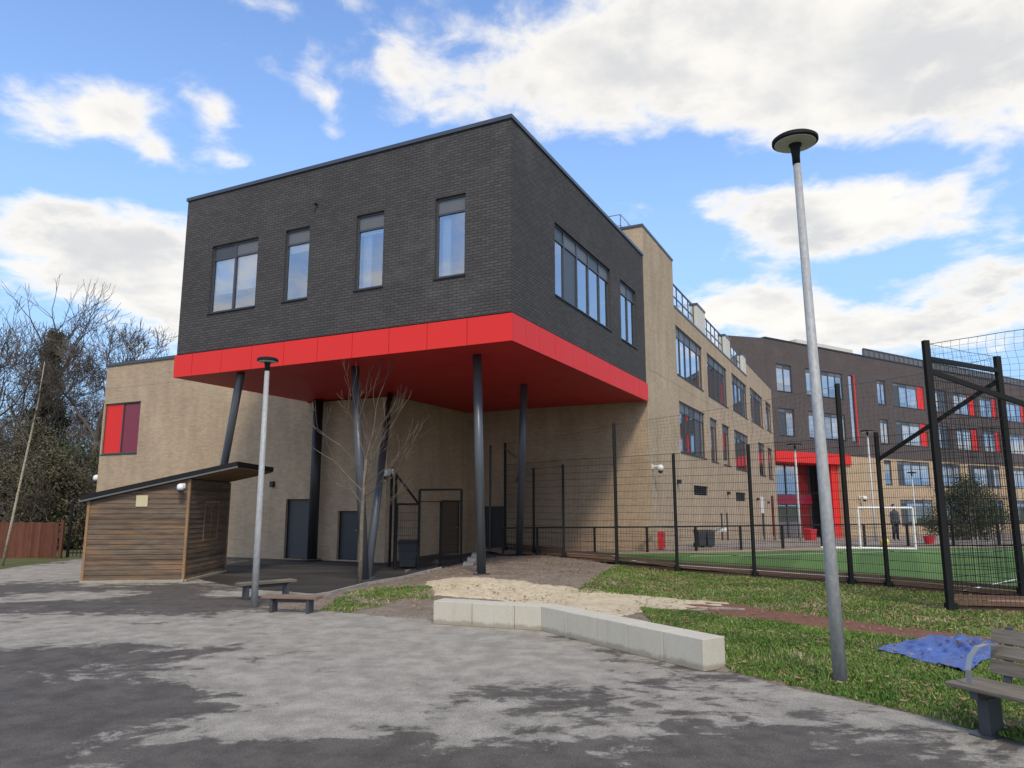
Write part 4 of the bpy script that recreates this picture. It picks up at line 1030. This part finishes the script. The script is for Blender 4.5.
# bins
def bin_(p, label, mat='dark plastic', h=1.0, wd_=.5, rz=0.0, name='wheelie_bin', group=None):
    o = empty(name, p, rz, label, 'bin', group); w2 = wd_/2
    MB().hexa([(-w2*.82, -w2*.9, .05), (w2*.82, -w2*.9, .05), (w2*.82, w2*.9, .05), (-w2*.82, w2*.9, .05), (-w2, -w2, h*.9), (w2, -w2, h*.9), (w2, w2*1.1, h*.9), (-w2, w2*1.1, h*.9)]).build('body', MATS[mat], o, bevel=.02)
    MB().hexa([(-w2*1.08, -w2*1.1, h*.9), (w2*1.08, -w2*1.1, h*.9), (w2*1.08, w2*1.2, h*.9), (-w2*1.08, w2*1.2, h*.9), (-w2, -w2*.9, h*.95), (w2, -w2*.9, h*.95), (w2, w2*1.15, h), (-w2, w2*1.15, h)]).build('lid', MATS[mat], o, bevel=.015)
    for sx in (-1, 1): MB().tube([(sx*w2*.9, w2*.95, .09), (sx*w2*.75, w2*.95, .09)], .09, 12).build('wheel', MATS['black steel'], o)
    MB().box(-w2*.7, w2*.7, w2*1.2, w2*1.32, h*.86, h*.9).build('handle', MATS[mat], o)
    return o
pb = gpd(699, 28.6, Hp); bin_(pb, 'dark grey bin beyond the low barrier, left one of the pair against the wing', h=.66, wd_=.36, rz=.3, group='pair of dark bins by the wing wall')
bin_(gpd(707.5, 28.7, Hp), 'dark grey bin beyond the low barrier, right one of the pair against the wing', h=.66, wd_=.36, rz=.3, group='pair of dark bins by the wing wall')
bin_(gpd(808.5, 50, Hp), 'red bin standing in front of the far entrance doors', 'red plastic', .95, .6, .5, 'litter_bin')
o = MB().lathe([(.17, 0), (.22, .28), (.23, .29), (.23, .31), (.20, .31), (.16, .05), (.02, .05)], (0, 0, 0), 20).build('tub', MATS['red plastic']); o.location = gpd(926, 31.5, Hp)+Vector((0, 0, .0)); tag(o, 'round red tub on the ground right of the goal behind the barrier', 'tub')
o = MB().ball((0, 0, .17), .17, 8).build('ball', MATS['yellow plastic'], smooth=True); o.location = gpd(882, 30.2, Hp)+Vector((0, 0, .22)); 
o.location = gpd(882, 29.0, Hp); tag(o, 'yellow ball lying behind the white goal', 'ball')

# goal
ga, gb_ = gpd(857.5, 27.6, Hp), gpd(912, 27.2, Hp)
go = empty('football_goal', ga, 0, 'small white framed football goal on the far side of the turf', 'goal')
u_ = gb_-ga; bk = Vector((-1.25, .55, 0)); zz_ = Vector((0, 0, 1.5))
MB().tube([(0, 0, 0), zz_], .04, 8).build('goal_post', MATS['white paint'], go); MB().tube([u_, u_+zz_], .04, 8).build('goal_post', MATS['white paint'], go)
MB().tube([zz_, u_+zz_], .04, 8).build('crossbar', MATS['white paint'], go); MB().tube([Vector((0,0,.03)), bk+Vector((0,0,.03)), bk+u_+Vector((0,0,.03)), u_+Vector((0,0,.03)), Vector((0,0,.03))], .035, 8).build('ground_frame', MATS['white paint'], go)
q = MB(); 
for i in range(14):
    t = i/13; a = u_*t+zz_; b = u_*t+bk; q.tube([a, a.lerp(b, .5)-Vector((0, 0, .1)), b], .003, 3, cap=False)
for j in range(1, 10):
    t = j/10; q.tube([zz_.lerp(bk, t), (u_+zz_).lerp(u_+bk, t)], .003, 3, cap=False)
q.build('net', MATS['light steel'], go, uv=False, fix=False)

# ------------------------------------------------------------------ gates, bin and pole under the block
gp = gpd(397, 22.3); gq = gpd(419.5, 22.2); gr = gpd(441, 22.6); gs = gpd(461.5, 22.7)
ye = empty('yard_gate', gp, 0, 'black steel mesh yard gate with a diagonal brace under the dark block', 'gate')
def yb(name, fn_): q_ = MB(); fn_(q_); return q_.build(name, MATS['black steel'], ye)
zb = gp.z
v1, v2, v3, v4 = (Vector((p.x-gp.x, p.y-gp.y, 0)) for p in (gp, gq, gr, gs))
for v, h in ((v1+Vector((-.2, 1.0, 0)), 2.9), (v1, 1.95), (v2, 2.35), (v3, 2.0), (v4, 2.35)): yb('post', lambda m: m.box(v.x-.035, v.x+.035, v.y-.035, v.y+.035, -.1, h))
yb('header', lambda m: m.bar(v2+Vector((0, 0, 2.35)), v4+Vector((0, 0, 2.37)), .06, .06)); yb('top_rail', lambda m: m.bar(v1+Vector((0, 0, 1.93)), v2+Vector((0, 0, 1.93)), .05, .05))
yb('top_rail', lambda m: m.bar(v2+Vector((0, 0, 2.0)), v4+Vector((0, 0, 2.0)), .03, .03)); yb('brace', lambda m: m.bar(v1+Vector((-.2, 1.0, 2.85)), v2+Vector((0, 0, 1.9)), .05, .05))
meshpanel(gp, gq, .1, 1.9, .06, .2, parent=ye, off=gp); meshpanel(gr, gs, .1, 1.95, .07, .2, .0028, .003, parent=ye, off=gp)
bb = gpd(409, 22.9); bin_(bb, 'black wheelie bin behind the mesh yard gate under the block', 'dark plastic', .85, .58, .1)
po = empty('camera_pole', gpd(391, 23.4), 0, 'slim dark pole carrying a camera beside the yard gate', 'pole'); MB().tube([(0, 0, -.1), (0, 0, 3.05)], .045, 10).build('shaft', MATS['black steel'], po); MB().tube([(0, 0, 3.05), (0, 0, 3.09)], .06, 10).build('cap', MATS['black steel'], po)
cctv(gpd(391, 23.4)+Vector((0, 0, 2.95)), (-.5, -1), 'white cctv camera on the slim pole behind the young bare tree', 1.3)
# stepped brick edge beside column, edging kerb round the soil
q = MB()
for i, (px, D, h) in enumerate([(465, 20.9, .10), (469, 21.2, .2), (473, 21.6, .3), (477, 22.0, .38)]):
    p = gpd(px, D); q.box(p.x-.14, p.x+.14, p.y-.2, p.y+.5, -.05, p.z+h-.12)
tag(q.build('stepped_kerb', MATS['kerb concrete']), 'stepped pale brick edge of the soil bank next to the nearest column', 'kerb')
q = MB(); kl = [(-4.5, 15.0), (-3.9, 16.2), (-3.5, 18.1), (-2.85, 19.6), (-2.0, 21.2)]
for a, b in zip(kl[:-1], kl[1:]): q.bar((a[0], a[1], Hg(*a)+.02), (b[0], b[1], Hg(*b)+.02), .05, .1)
tag(q.build('edging_kerb', MATS['kerb concrete']), 'thin curved concrete edging between dark asphalt and soil', 'kerb')
q = MB(); kl = [gpt(*p) for p in [(690, 613), (720, 610.5), (745, 612)]]
for a, b in zip(kl[:-1], kl[1:]): q.bar(a+Vector((0, 0, .035)), b+Vector((0, 0, .035)), .06, .05)
tag(q.build('sand_pit_edging', MATS['kerb concrete']), 'short pale edging strip across the end of the brick track', 'kerb')

# ------------------------------------------------------------------ tarpaulin
def intar():
    c = [gpt(878, 653), gpt(938, 639), gpt(1004, 647), gpt(970, 678)]
    n = 90; mb = MB()
    for i in range(n+1):
        for j in range(n+1):
            s_, t = i/n, j/n; p = c[0].lerp(c[1], s_).lerp(c[3].lerp(c[2], s_), t)
            q_ = Vector((p.x*1.6, p.y*1.6, 0)); e = math.sin(math.pi*s_)*math.sin(math.pi*t)
            rd = 0
            for kk in range(7):
                an = kk*2.399+.6; dd_ = (p.x*math.cos(an)+p.y*math.sin(an))*(2.0+kk*.55)+kk*1.7+noise.noise(q_*.9+Vector((kk, 0, 0)))*1.5
                tt = abs((dd_ % 2)-1); rd += max(0, tt-.72)*.42
            z = .045+rd*(.35+.65*e)*.30+.05*e*max(0, noise.noise(q_*1.3))+.008*noise.noise(q_*9)
            wv = noise.noise_vector(q_*1.2)*.12
            mb.v.append((p.x+wv.x, p.y+wv.y, max(.05, z)))
    for i in range(n):
        for j in range(n): a = i*(n+1)+j; mb.f.append((a, a+1, a+n+2, a+n+1))
    o = mb.build('tarpaulin', MATS['blue tarpaulin'], smooth=True); m = o.modifiers.new('thick', 'SOLIDIFY'); m.thickness = .006
    tag(o, 'crumpled blue tarpaulin lying on the grass near the park bench', 'tarpaulin')
intar()

# ------------------------------------------------------------------ person beyond the goal
def person(p, rz, label):
    me = bpy.data.meshes.new('person')
    V_ = [(0, 0, .93), (0, 0, 1.12), (0, 0, 1.36), (0, 0, 1.46), (0, -.01, 1.52), (.17, 0, 1.38), (.24, .01, 1.12), (.25, -.06, .88), (.25, -.08, .80), (-.17, 0, 1.38), (-.23, .01, 1.12), (-.22, -.10, .90), (-.22, -.12, .82), (.09, 0, .86), (.10, -.02, .48), (.11, .02, .09), (.115, -.10, .03), (-.09, 0, .86), (-.10, .0, .48), (-.11, .03, .09), (-.115, -.09, .03)]
    E_ = [(0, 1), (1, 2), (2, 3), (3, 4), (2, 5), (5, 6), (6, 7), (7, 8), (2, 9), (9, 10), (10, 11), (11, 12), (0, 13), (13, 14), (14, 15), (15, 16), (0, 17), (17, 18), (18, 19), (19, 20)]
    Rd = [.15, .13, .15, .06, .055, .07, .05, .035, .03, .07, .05, .035, .03, .09, .065, .04, .035, .09, .065, .04, .035]
    me.from_pydata(V_, E_, []); o = bpy.data.objects.new('person', me); COL.objects.link(o); o.location = p; o.rotation_euler = (0, 0, rz)
    sk = o.modifiers.new('skin', 'SKIN'); o.modifiers.new('sub', 'SUBSURF').levels = 2
    for i, r_ in enumerate(Rd): me.skin_vertices[0].data[i].radius = (r_, r_*.8)
    me.skin_vertices[0].data[0].use_root = True; me.materials.append(MATS['jacket'])
    MB().ball((0, -.01, 1.62), .105, 10, (.85, 1, 1.15)).ball((0, -.115, 1.61), .018, 4).build('head', MATS['skin'], o, smooth=True)
    MB().ball((0, .02, 1.66), .11, 10, (.92, 1, 1.05)).build('hair', MATS['hair'], o, smooth=True)
    MB().lathe([(.20, .78), (.20, .95), (.18, 1.15), (.20, 1.34), (.10, 1.45)], (0, 0, 0), 16).build('coat', MATS['jacket'], o, smooth=True)
    for s_ in (-1, 1):
        MB().tube([(s_*.10, 0, .88), (s_*.10, -.01, .48), (s_*.11, .02, .08)], [.10, .075, .055], 12).build('trouser_leg', MATS['trousers'], o, smooth=True)
        MB().ball((s_*.235, -.12 if s_ < 0 else -.08, .79), .04, 6, (.6, .8, 1.4)).build('hand', MATS['skin'], o, smooth=True)
    tag(o, label, 'person')
person(gpd(893.5, 36.5, Hp), .3, 'person in a dark coat and dark trousers standing beyond the goal')

# ------------------------------------------------------------------ trees
def grow(mb, p, d, L, r, lev, maxlev, kink=.25, up=.12, spread=.6, kids_=(2, 3), rmin=.006, lratio=.72, tips=None, sides=None):
    n = 5 if lev == 0 else (4 if lev < 3 else 3); pts = [p.copy()]; rads = [r]; q = p.copy(); dd_ = d.copy(); r1 = max(rmin, r*.62)
    for i in range(n):
        dd_ = (dd_+Vector((random.gauss(0, kink), random.gauss(0, kink), random.gauss(0, kink)*.5+up))*(1/n)*1.6).normalized()
        q = q+dd_*L/n; pts.append(q.copy()); rads.append(r+(r1-r)*(i+1)/n)
        if lev < maxlev and (lev > 0 or i >= 2) and random.random() < .40:
            ax = dd_.orthogonal().normalized(); ax.rotate(Matrix.Rotation(random.uniform(0, 6.283), 3, dd_))
            c = (dd_*math.cos(spread*1.1)+ax*math.sin(spread*1.1)).normalized()
            grow(mb, q.copy(), c, L*lratio*random.uniform(.6, .95), max(rmin, rads[-1]*.52), lev+1, maxlev, kink, up, spread, kids_, rmin, lratio, tips)
    mb.tube(pts, rads, 7 if lev == 0 else (5 if lev < 2 else 3), cap=False)
    if lev < maxlev:
        k = random.randint(*kids_); a0 = random.uniform(0, 6.28)
        for i in range(k):
            ax = dd_.orthogonal().normalized(); ax.rotate(Matrix.Rotation(a0+i*6.283/k+random.uniform(-.4, .4), 3, dd_))
            s_ = spread*random.uniform(.5, 1.1); c = (dd_*math.cos(s_)+ax*math.sin(s_)).normalized()
            grow(mb, q.copy(), c, L*lratio*random.uniform(.8, 1.1), max(rmin, r1*(.78 if i == 0 else .62)), lev+1, maxlev, kink, up, spread, kids_, rmin, lratio, tips)
    elif tips is not None: tips.append(q.copy())
def leaves(mb, pts, n, spread, size):
    for _ in range(n):
        c = random.choice(pts)+Vector((random.gauss(0, spread), random.gauss(0, spread), random.gauss(0, spread)))
        a = Vector((random.gauss(0, 1), random.gauss(0, 1), random.gauss(0, 1))).normalized()*size*random.uniform(.5, 1.2); b = a.orthogonal().normalized()*size*random.uniform(.4, .8)
        b.rotate(Matrix.Rotation(random.uniform(0, 6.28), 3, a.normalized()))
        mb.quad(c-a, c+b, c+a, c-b)
def baretree(base, H_, r, seed, label, lean=(0, 0), ivy=0, spread=.55, lev=6, first=.30, limit=None, kink=.25, group='bare trees behind the board fence', bark='bark'):
    random.seed(seed); o = empty('bare_tree', base, 0, label, 'tree', group)
    tr = MB(); tp = Vector((lean[0]*first*H_, lean[1]*first*H_, H_*first)); pts = [Vector((0, 0, -.2))]; n = 6
    for i in range(1, n+1):
        t = i/n; pts.append(Vector((tp.x*t+random.gauss(0, .06), tp.y*t+random.gauss(0, .06), tp.z*t)))
    tr.tube(pts, [r*(1-.35*i/n) for i in range(n+1)], 9); tr.build('trunk', MATS[bark], o, smooth=True, uv=False, fix=False)
    cr = MB(); tips = []; k = random.randint(3, 4); L = H_*.235
    for i in range(k):
        a = i*6.283/k+random.uniform(-.4, .4); s_ = random.uniform(.15, .62); d_ = Vector((math.cos(a)*math.sin(s_)+lean[0]*.4, math.sin(a)*math.sin(s_), math.cos(s_))).normalized()
        grow(cr, pts[-1].copy(), d_, L*random.uniform(.85, 1.1), r*.5, 1, lev, kink*1.3, .07, spread, (2, 3), .011, .76, tips)
    for i in range(3):
        p_ = pts[2+i]; a = random.uniform(0, 6.28); grow(cr, p_.copy(), Vector((math.cos(a), math.sin(a), .5)).normalized(), L*.6, r*.25, 3, lev, kink*1.3, .06, spread, (2, 3), .011, .74, tips)
    cr.build('crown', MATS['twig'], o, uv=False, fix=False)
    if ivy:
        iv = MB(); pp = []
        Z = ivy
        for i in range(500):
            t = random.random()**.8; z = t*Z; w_ = .55+.85*math.sin(t*6+seed)**2*(1-t*.35); w_ *= 1-.75*t**5
            a = random.uniform(0, 6.28); f_ = min(1, z/(first*H_)); pp.append(Vector((tp.x*f_+math.cos(a)*w_*random.random()**.5, tp.y*f_+math.sin(a)*w_*random.random()**.5, z)))
        leaves(iv, pp, 22000, .17, .08); iv.build('ivy', MATS['ivy leaf'], o, uv=False, fix=False)
    return o
def gb(px, D): return Vector(((px-512)/742*D, D, -.06))
baretree(gb(6, 42), 12.8, .26, 3, 'large bare tree at the left edge of the photo', (-.04, 0), spread=.5, lev=6)
baretree(gb(38, 44), 12.0, .26, 11, 'bare tree thickly clad in dark ivy up its trunk', (.0, 0), ivy=12.3, spread=.46, first=.74, lev=4)
baretree(gb(70, 40), 10.8, .22, 5, 'bare tree leaning right with a wide forked crown between ivy trunk and school', (.20, 0), spread=.56, ivy=0, first=.50, lev=6)
baretree(gb(126, 50), 12.6, .22, 23, 'bare round crowned tree rising behind the low buff wing', (.03, 0), spread=.66, lev=6)
baretree(gb(160, 58), 12.0, .2, 31, 'smallest bare tree top against the dark block behind the low wing', (0, 0), spread=.66, lev=6)
baretree(gb(-35, 38), 13, .24, 41, 'bare tree partly outside the left edge', (.1, 0), spread=.55, lev=6)
baretree(gb(100, 64), 12, .22, 47, 'distant thin bare tree between the leaning tree and the school roof', (0, 0), spread=.6, lev=6)
baretree(gb(25, 62), 12, .22, 53, 'distant bare tree seen through the branches left of the ivy trunk', (0, 0), spread=.6, lev=6)
baretree(gb(60, 56), 10, .18, 57, 'low bare tree in the gap between the ivy clad and the leaning tree', (0, 0), spread=.6, lev=6)
# undergrowth: each bush its own
def bush(base, w_, h_, seed, label, mat='scrub leaf', n=9000, twigs=True, size=.07, name='bush', group='dark bushes under the bare trees', shape=1.0):
    random.seed(seed); o = empty(name, base, 0, label, 'bush' if name == 'bush' else 'tree', group)
    tips = []; st = MB()
    for i in range(9 if twigs else 5):
        a = random.uniform(0, 6.28); d_ = Vector((math.cos(a)*.6, math.sin(a)*.6, 1)).normalized()
        grow(st, Vector((random.uniform(-.3, .3)*w_, random.uniform(-.2, .2)*w_, 0)), d_, h_*.36, .04, 1, 5 if twigs else 4, .35, .1, .7, (2, 3), .008, .74, tips)
    st.build('stems', MATS['twig'], o, uv=False, fix=False)
    lf = MB(); cl = []
    for i in range(60):
        a = random.uniform(0, 6.28); rr = random.random()**.5; z = random.uniform(.06, 1)
        wz = w_/2*(math.sin(math.pi*min(1, z*.8+.2))**.6)*shape; cl.append(Vector((math.cos(a)*rr*wz, math.sin(a)*rr*wz*.8, z*h_*(1-.25*rr))))
    leaves(lf, cl, n, .24*h_/3, size); lf.build('foliage', MATS[mat], o, uv=False, fix=False)
    return o
bush(gb(12, 33), 5.5, 3.6, 61, 'dense dark bush behind the brown fence at the left edge', 'ivy leaf', 12000)
bush(gb(48, 34), 5.5, 4.4, 62, 'dense dark bush behind the brown fence below the ivy clad tree', 'scrub leaf', 12000)
bush(gb(78, 37), 6.0, 5.4, 63, 'tall dark evergreen bush between the brown fence and the shed', 'ivy leaf', 14000)
bush(gb(20, 38), 8, 6.6, 64, 'tall tangled bush rising above the others behind the fence', 'scrub leaf', 12000)
bush(gb(62, 42), 7, 5.6, 65, 'tall ivy covered thicket left of the red window', 'ivy leaf', 12000)
bush(gb(5, 52), 11, 6.5, 68, 'broad brown thicket deep in the wood at the left', 'scrub leaf', 9000)
bush(gb(80, 54), 11, 6.2, 69, 'broad brown thicket deep in the wood beside the school corner', 'scrub leaf', 9000)
bush(gb(45, 60), 12, 7.0, 70, 'farthest broad thicket behind the ivy clad tree', 'scrub leaf', 9000)
bush(gb(-25, 33), 6, 5, 66, 'dark bush mostly beyond the left edge', 'scrub leaf', 7000)
bush(gb(98, 46), 6, 5.6, 67, 'brown thicket directly behind the low wing corner', 'scrub leaf', 9000)
bush(gpd(968, 44, Hp), 4.3, 3.9, 71, 'broad dark evergreen shrub in front of the far building beyond the pitch', 'yew leaf', 16000, False, .06, 'evergreen_shrub', 'evergreens by the far building')
# pale slender birch trunk
random.seed(9); bi = empty('birch_sapling', gpt(2, 566), 0, 'slender pale leaning birch trunk in front of the brown fence', 'tree')
q = MB().tube([(0, 0, -.1), (.16, 0, 1.4), (.36, 0, 3.2), (.52, .1, 5.2), (.6, .1, 6.6)], [.045, .040, .033, .024, .010], 8); q.build('trunk', MATS['pale bark'], bi, smooth=True)
q = MB()
for i in range(16):
    z = random.uniform(3.2, 6.4); a = random.uniform(0, 6.28); grow(q, Vector((.36+(z-3.2)*.075, .05, z)), Vector((math.cos(a)*.5, math.sin(a)*.5, .8)).normalized(), .7, .012, 2, 4, .3, .1, .5, (1, 2), .004, .7)
q.build('crown', MATS['twig'], bi, uv=False, fix=False)
# young bare tree on the soil strip
random.seed(14); yt = gpt(359.5, 585.5); ye_ = empty('young_tree', yt, 0, 'young bare tree with a straight trunk standing in front of the column pair', 'tree')
tk = [(0, 0, -.1), (.01, 0, .8), (.0, .0, 1.6), (.03, 0, 2.3), (.06, 0, 3.0)]
MB().tube(tk, [.062, .052, .048, .042, .034], 10).build('trunk', MATS['sapling bark'], ye_, smooth=True)
q = MB()
def br(z, ax, ay, az_, L, r, lv=2): grow(q, Vector((.06*z/3, 0, z)), Vector((ax, ay, az_)).normalized(), L, r, lv, 5, .22, .22, .42, (1, 2), .0045, .68)
for b_ in [(3.0, .10, 0, 1, 1.25, .024), (3.0, .38, .1, 1, 1.0, .018), (2.95, -.35, 0, 1, 1.1, .018), (2.8, .65, -.1, .85, .95, .017), (2.6, -.75, .1, .85, 1.1, .018), (2.4, .9, .2, .6, .9, .015), (2.2, -1.0, -.1, .75, 1.1, .016), (2.1, .9, -.3, .5, .8, .013), (1.9, -.8, .3, .5, .6, .011), (2.5, .2, .8, .7, .8, .014), (2.35, .1, -.9, .7, .7, .013), (1.75, .85, .1, .3, .6, .010)]: br(*b_)
q.build('crown', MATS['sapling bark'], ye_, uv=False, fix=False)

# ------------------------------------------------------------------ grass, leaves and grit
TARP = [(p.x, p.y) for p in (gpt(878, 653), gpt(938, 639), gpt(1004, 647), gpt(970, 678))]
def blades(name, polys, dens, h, mat, label, seed, H=Hg, wd_=.006, clump=1.0, off=.015, size_by_dist=True):
    random.seed(seed); mb = MB()
    for poly, dn in zip(polys, dens):
        pl_ = [(p[0], p[1]) for p in poly]; xs_ = [p[0] for p in pl_]; ys_ = [p[1] for p in pl_]
        x0, x1 = min(xs_), min(max(xs_), 11.5); y0, y1 = max(min(ys_), 3.5), max(ys_)
        for _ in range(int((x1-x0)*(y1-y0)*dn)):
            x, y = random.uniform(x0, x1), random.uniform(y0, y1)
            if x > y*.74+.3 or not inside((x, y), pl_) or inside((x, y), TARP): continue
            nz = noise.noise(Vector((x*1.1, y*1.1, seed)))+.5*noise.noise(Vector((x*4, y*4, seed)))-(.25 if x < 0 else 0)
            if nz < -.32*clump+random.uniform(-.2, .1): continue
            hh = h*(.55+.5*random.random()+.5*max(0, nz)); z = H(x, y)+off; a = random.uniform(0, 6.28); w2 = wd_*(1+y*.06)
            dx_, dy_ = math.cos(a)*w2, math.sin(a)*w2; bx, by = random.gauss(0, .45)*hh, random.gauss(0, .45)*hh
            i = len(mb.v)
            mb.v += [(x-dx_, y-dy_, z), (x+dx_, y+dy_, z), (x+dx_*.6+bx*.4, y+dy_*.6+by*.4, z+hh*.6), (x-dx_*.6+bx*.4, y-dy_*.6+by*.4, z+hh*.6), (x+bx, y+by, z+hh)]
            mb.f += [(i, i+1, i+2, i+3), (i+3, i+2, i+4)]
    o = mb.build(name, MATS[mat], uv=False, fix=False); tag(o, label, 'grass', None, 'stuff')
blades('grass', [GR2, GR1, GR3], [3800, 1000, 900], .052, 'grass blade', 'green grass growing on the verge beside the plaza and along the fence', 5)
blades('long_grass', [GR2], [130], .12, 'grass blade', 'longer tufts of green grass standing above the short verge', 21, clump=-1.2)
blades('dry_grass', [GR2, GR1, GR3], [260, 170, 180], .055, 'dry grass', 'straw coloured dry blades mixed through the verge grass', 8)
SP = [GR1, [(p.x, p.y) for p in GR2], [(x, y) for x, y in MOUND]]
def scatter(name, polys, dens, size, mat, label, cat, seed, y0=4, flatness=.3, off=.05):
    random.seed(seed); mb = MB()
    for poly, dn in zip(polys, dens):
        pl_ = [(p[0], p[1]) for p in poly]; xs_ = [p[0] for p in pl_]; ys_ = [p[1] for p in pl_]
        for _ in range(int((min(max(xs_), 12)-min(xs_))*(max(ys_)-max(y0, min(ys_)))*dn)):
            x, y = random.uniform(min(xs_), min(max(xs_), 12)), random.uniform(max(y0, min(ys_)), max(ys_))
            if not inside((x, y), pl_) or noise.noise(Vector((x*.8, y*.8, seed))) < -.1: continue
            s_ = size*random.uniform(.5, 1.4); a = random.uniform(0, 6.28); z = Hg(x, y)+off*random.uniform(.6, 1.2); c, s2 = math.cos(a)*s_, math.sin(a)*s_
            mb.quad((x-c, y-s2, z+random.uniform(0, flatness)*s_), (x+s2*.5, y-c*.5, z), (x+c, y+s2, z+random.uniform(0, flatness)*s_), (x-s2*.5, y+c*.5, z+.3*s_))
    tag(mb.build(name, MATS[mat], uv=False, fix=False), label, cat, None, 'stuff')
scatter('dead_leaves', SP, [45, 40, 30], .032, 'dead leaf', 'small brown dead leaves scattered on grass and soil', 'leaves', 3, off=.055, flatness=.8)
scatter('grit', [plaza[:3]+plaza[3:14]+[(-8, 14), (-8, -2)], SAND], [5, 30], .009, 'kerb concrete', 'fine pale grit strewn over the asphalt and sand', 'grit', 4, off=.012)
scatter('tarp_debris', [[(p.x, p.y) for p in (gpt(915, 655), gpt(945, 645), gpt(990, 650), gpt(965, 665))]], [420], .022, 'dead leaf', 'brown leaves and twigs collected on the crumpled blue tarpaulin', 'leaves', 6, off=.11, flatness=.5)
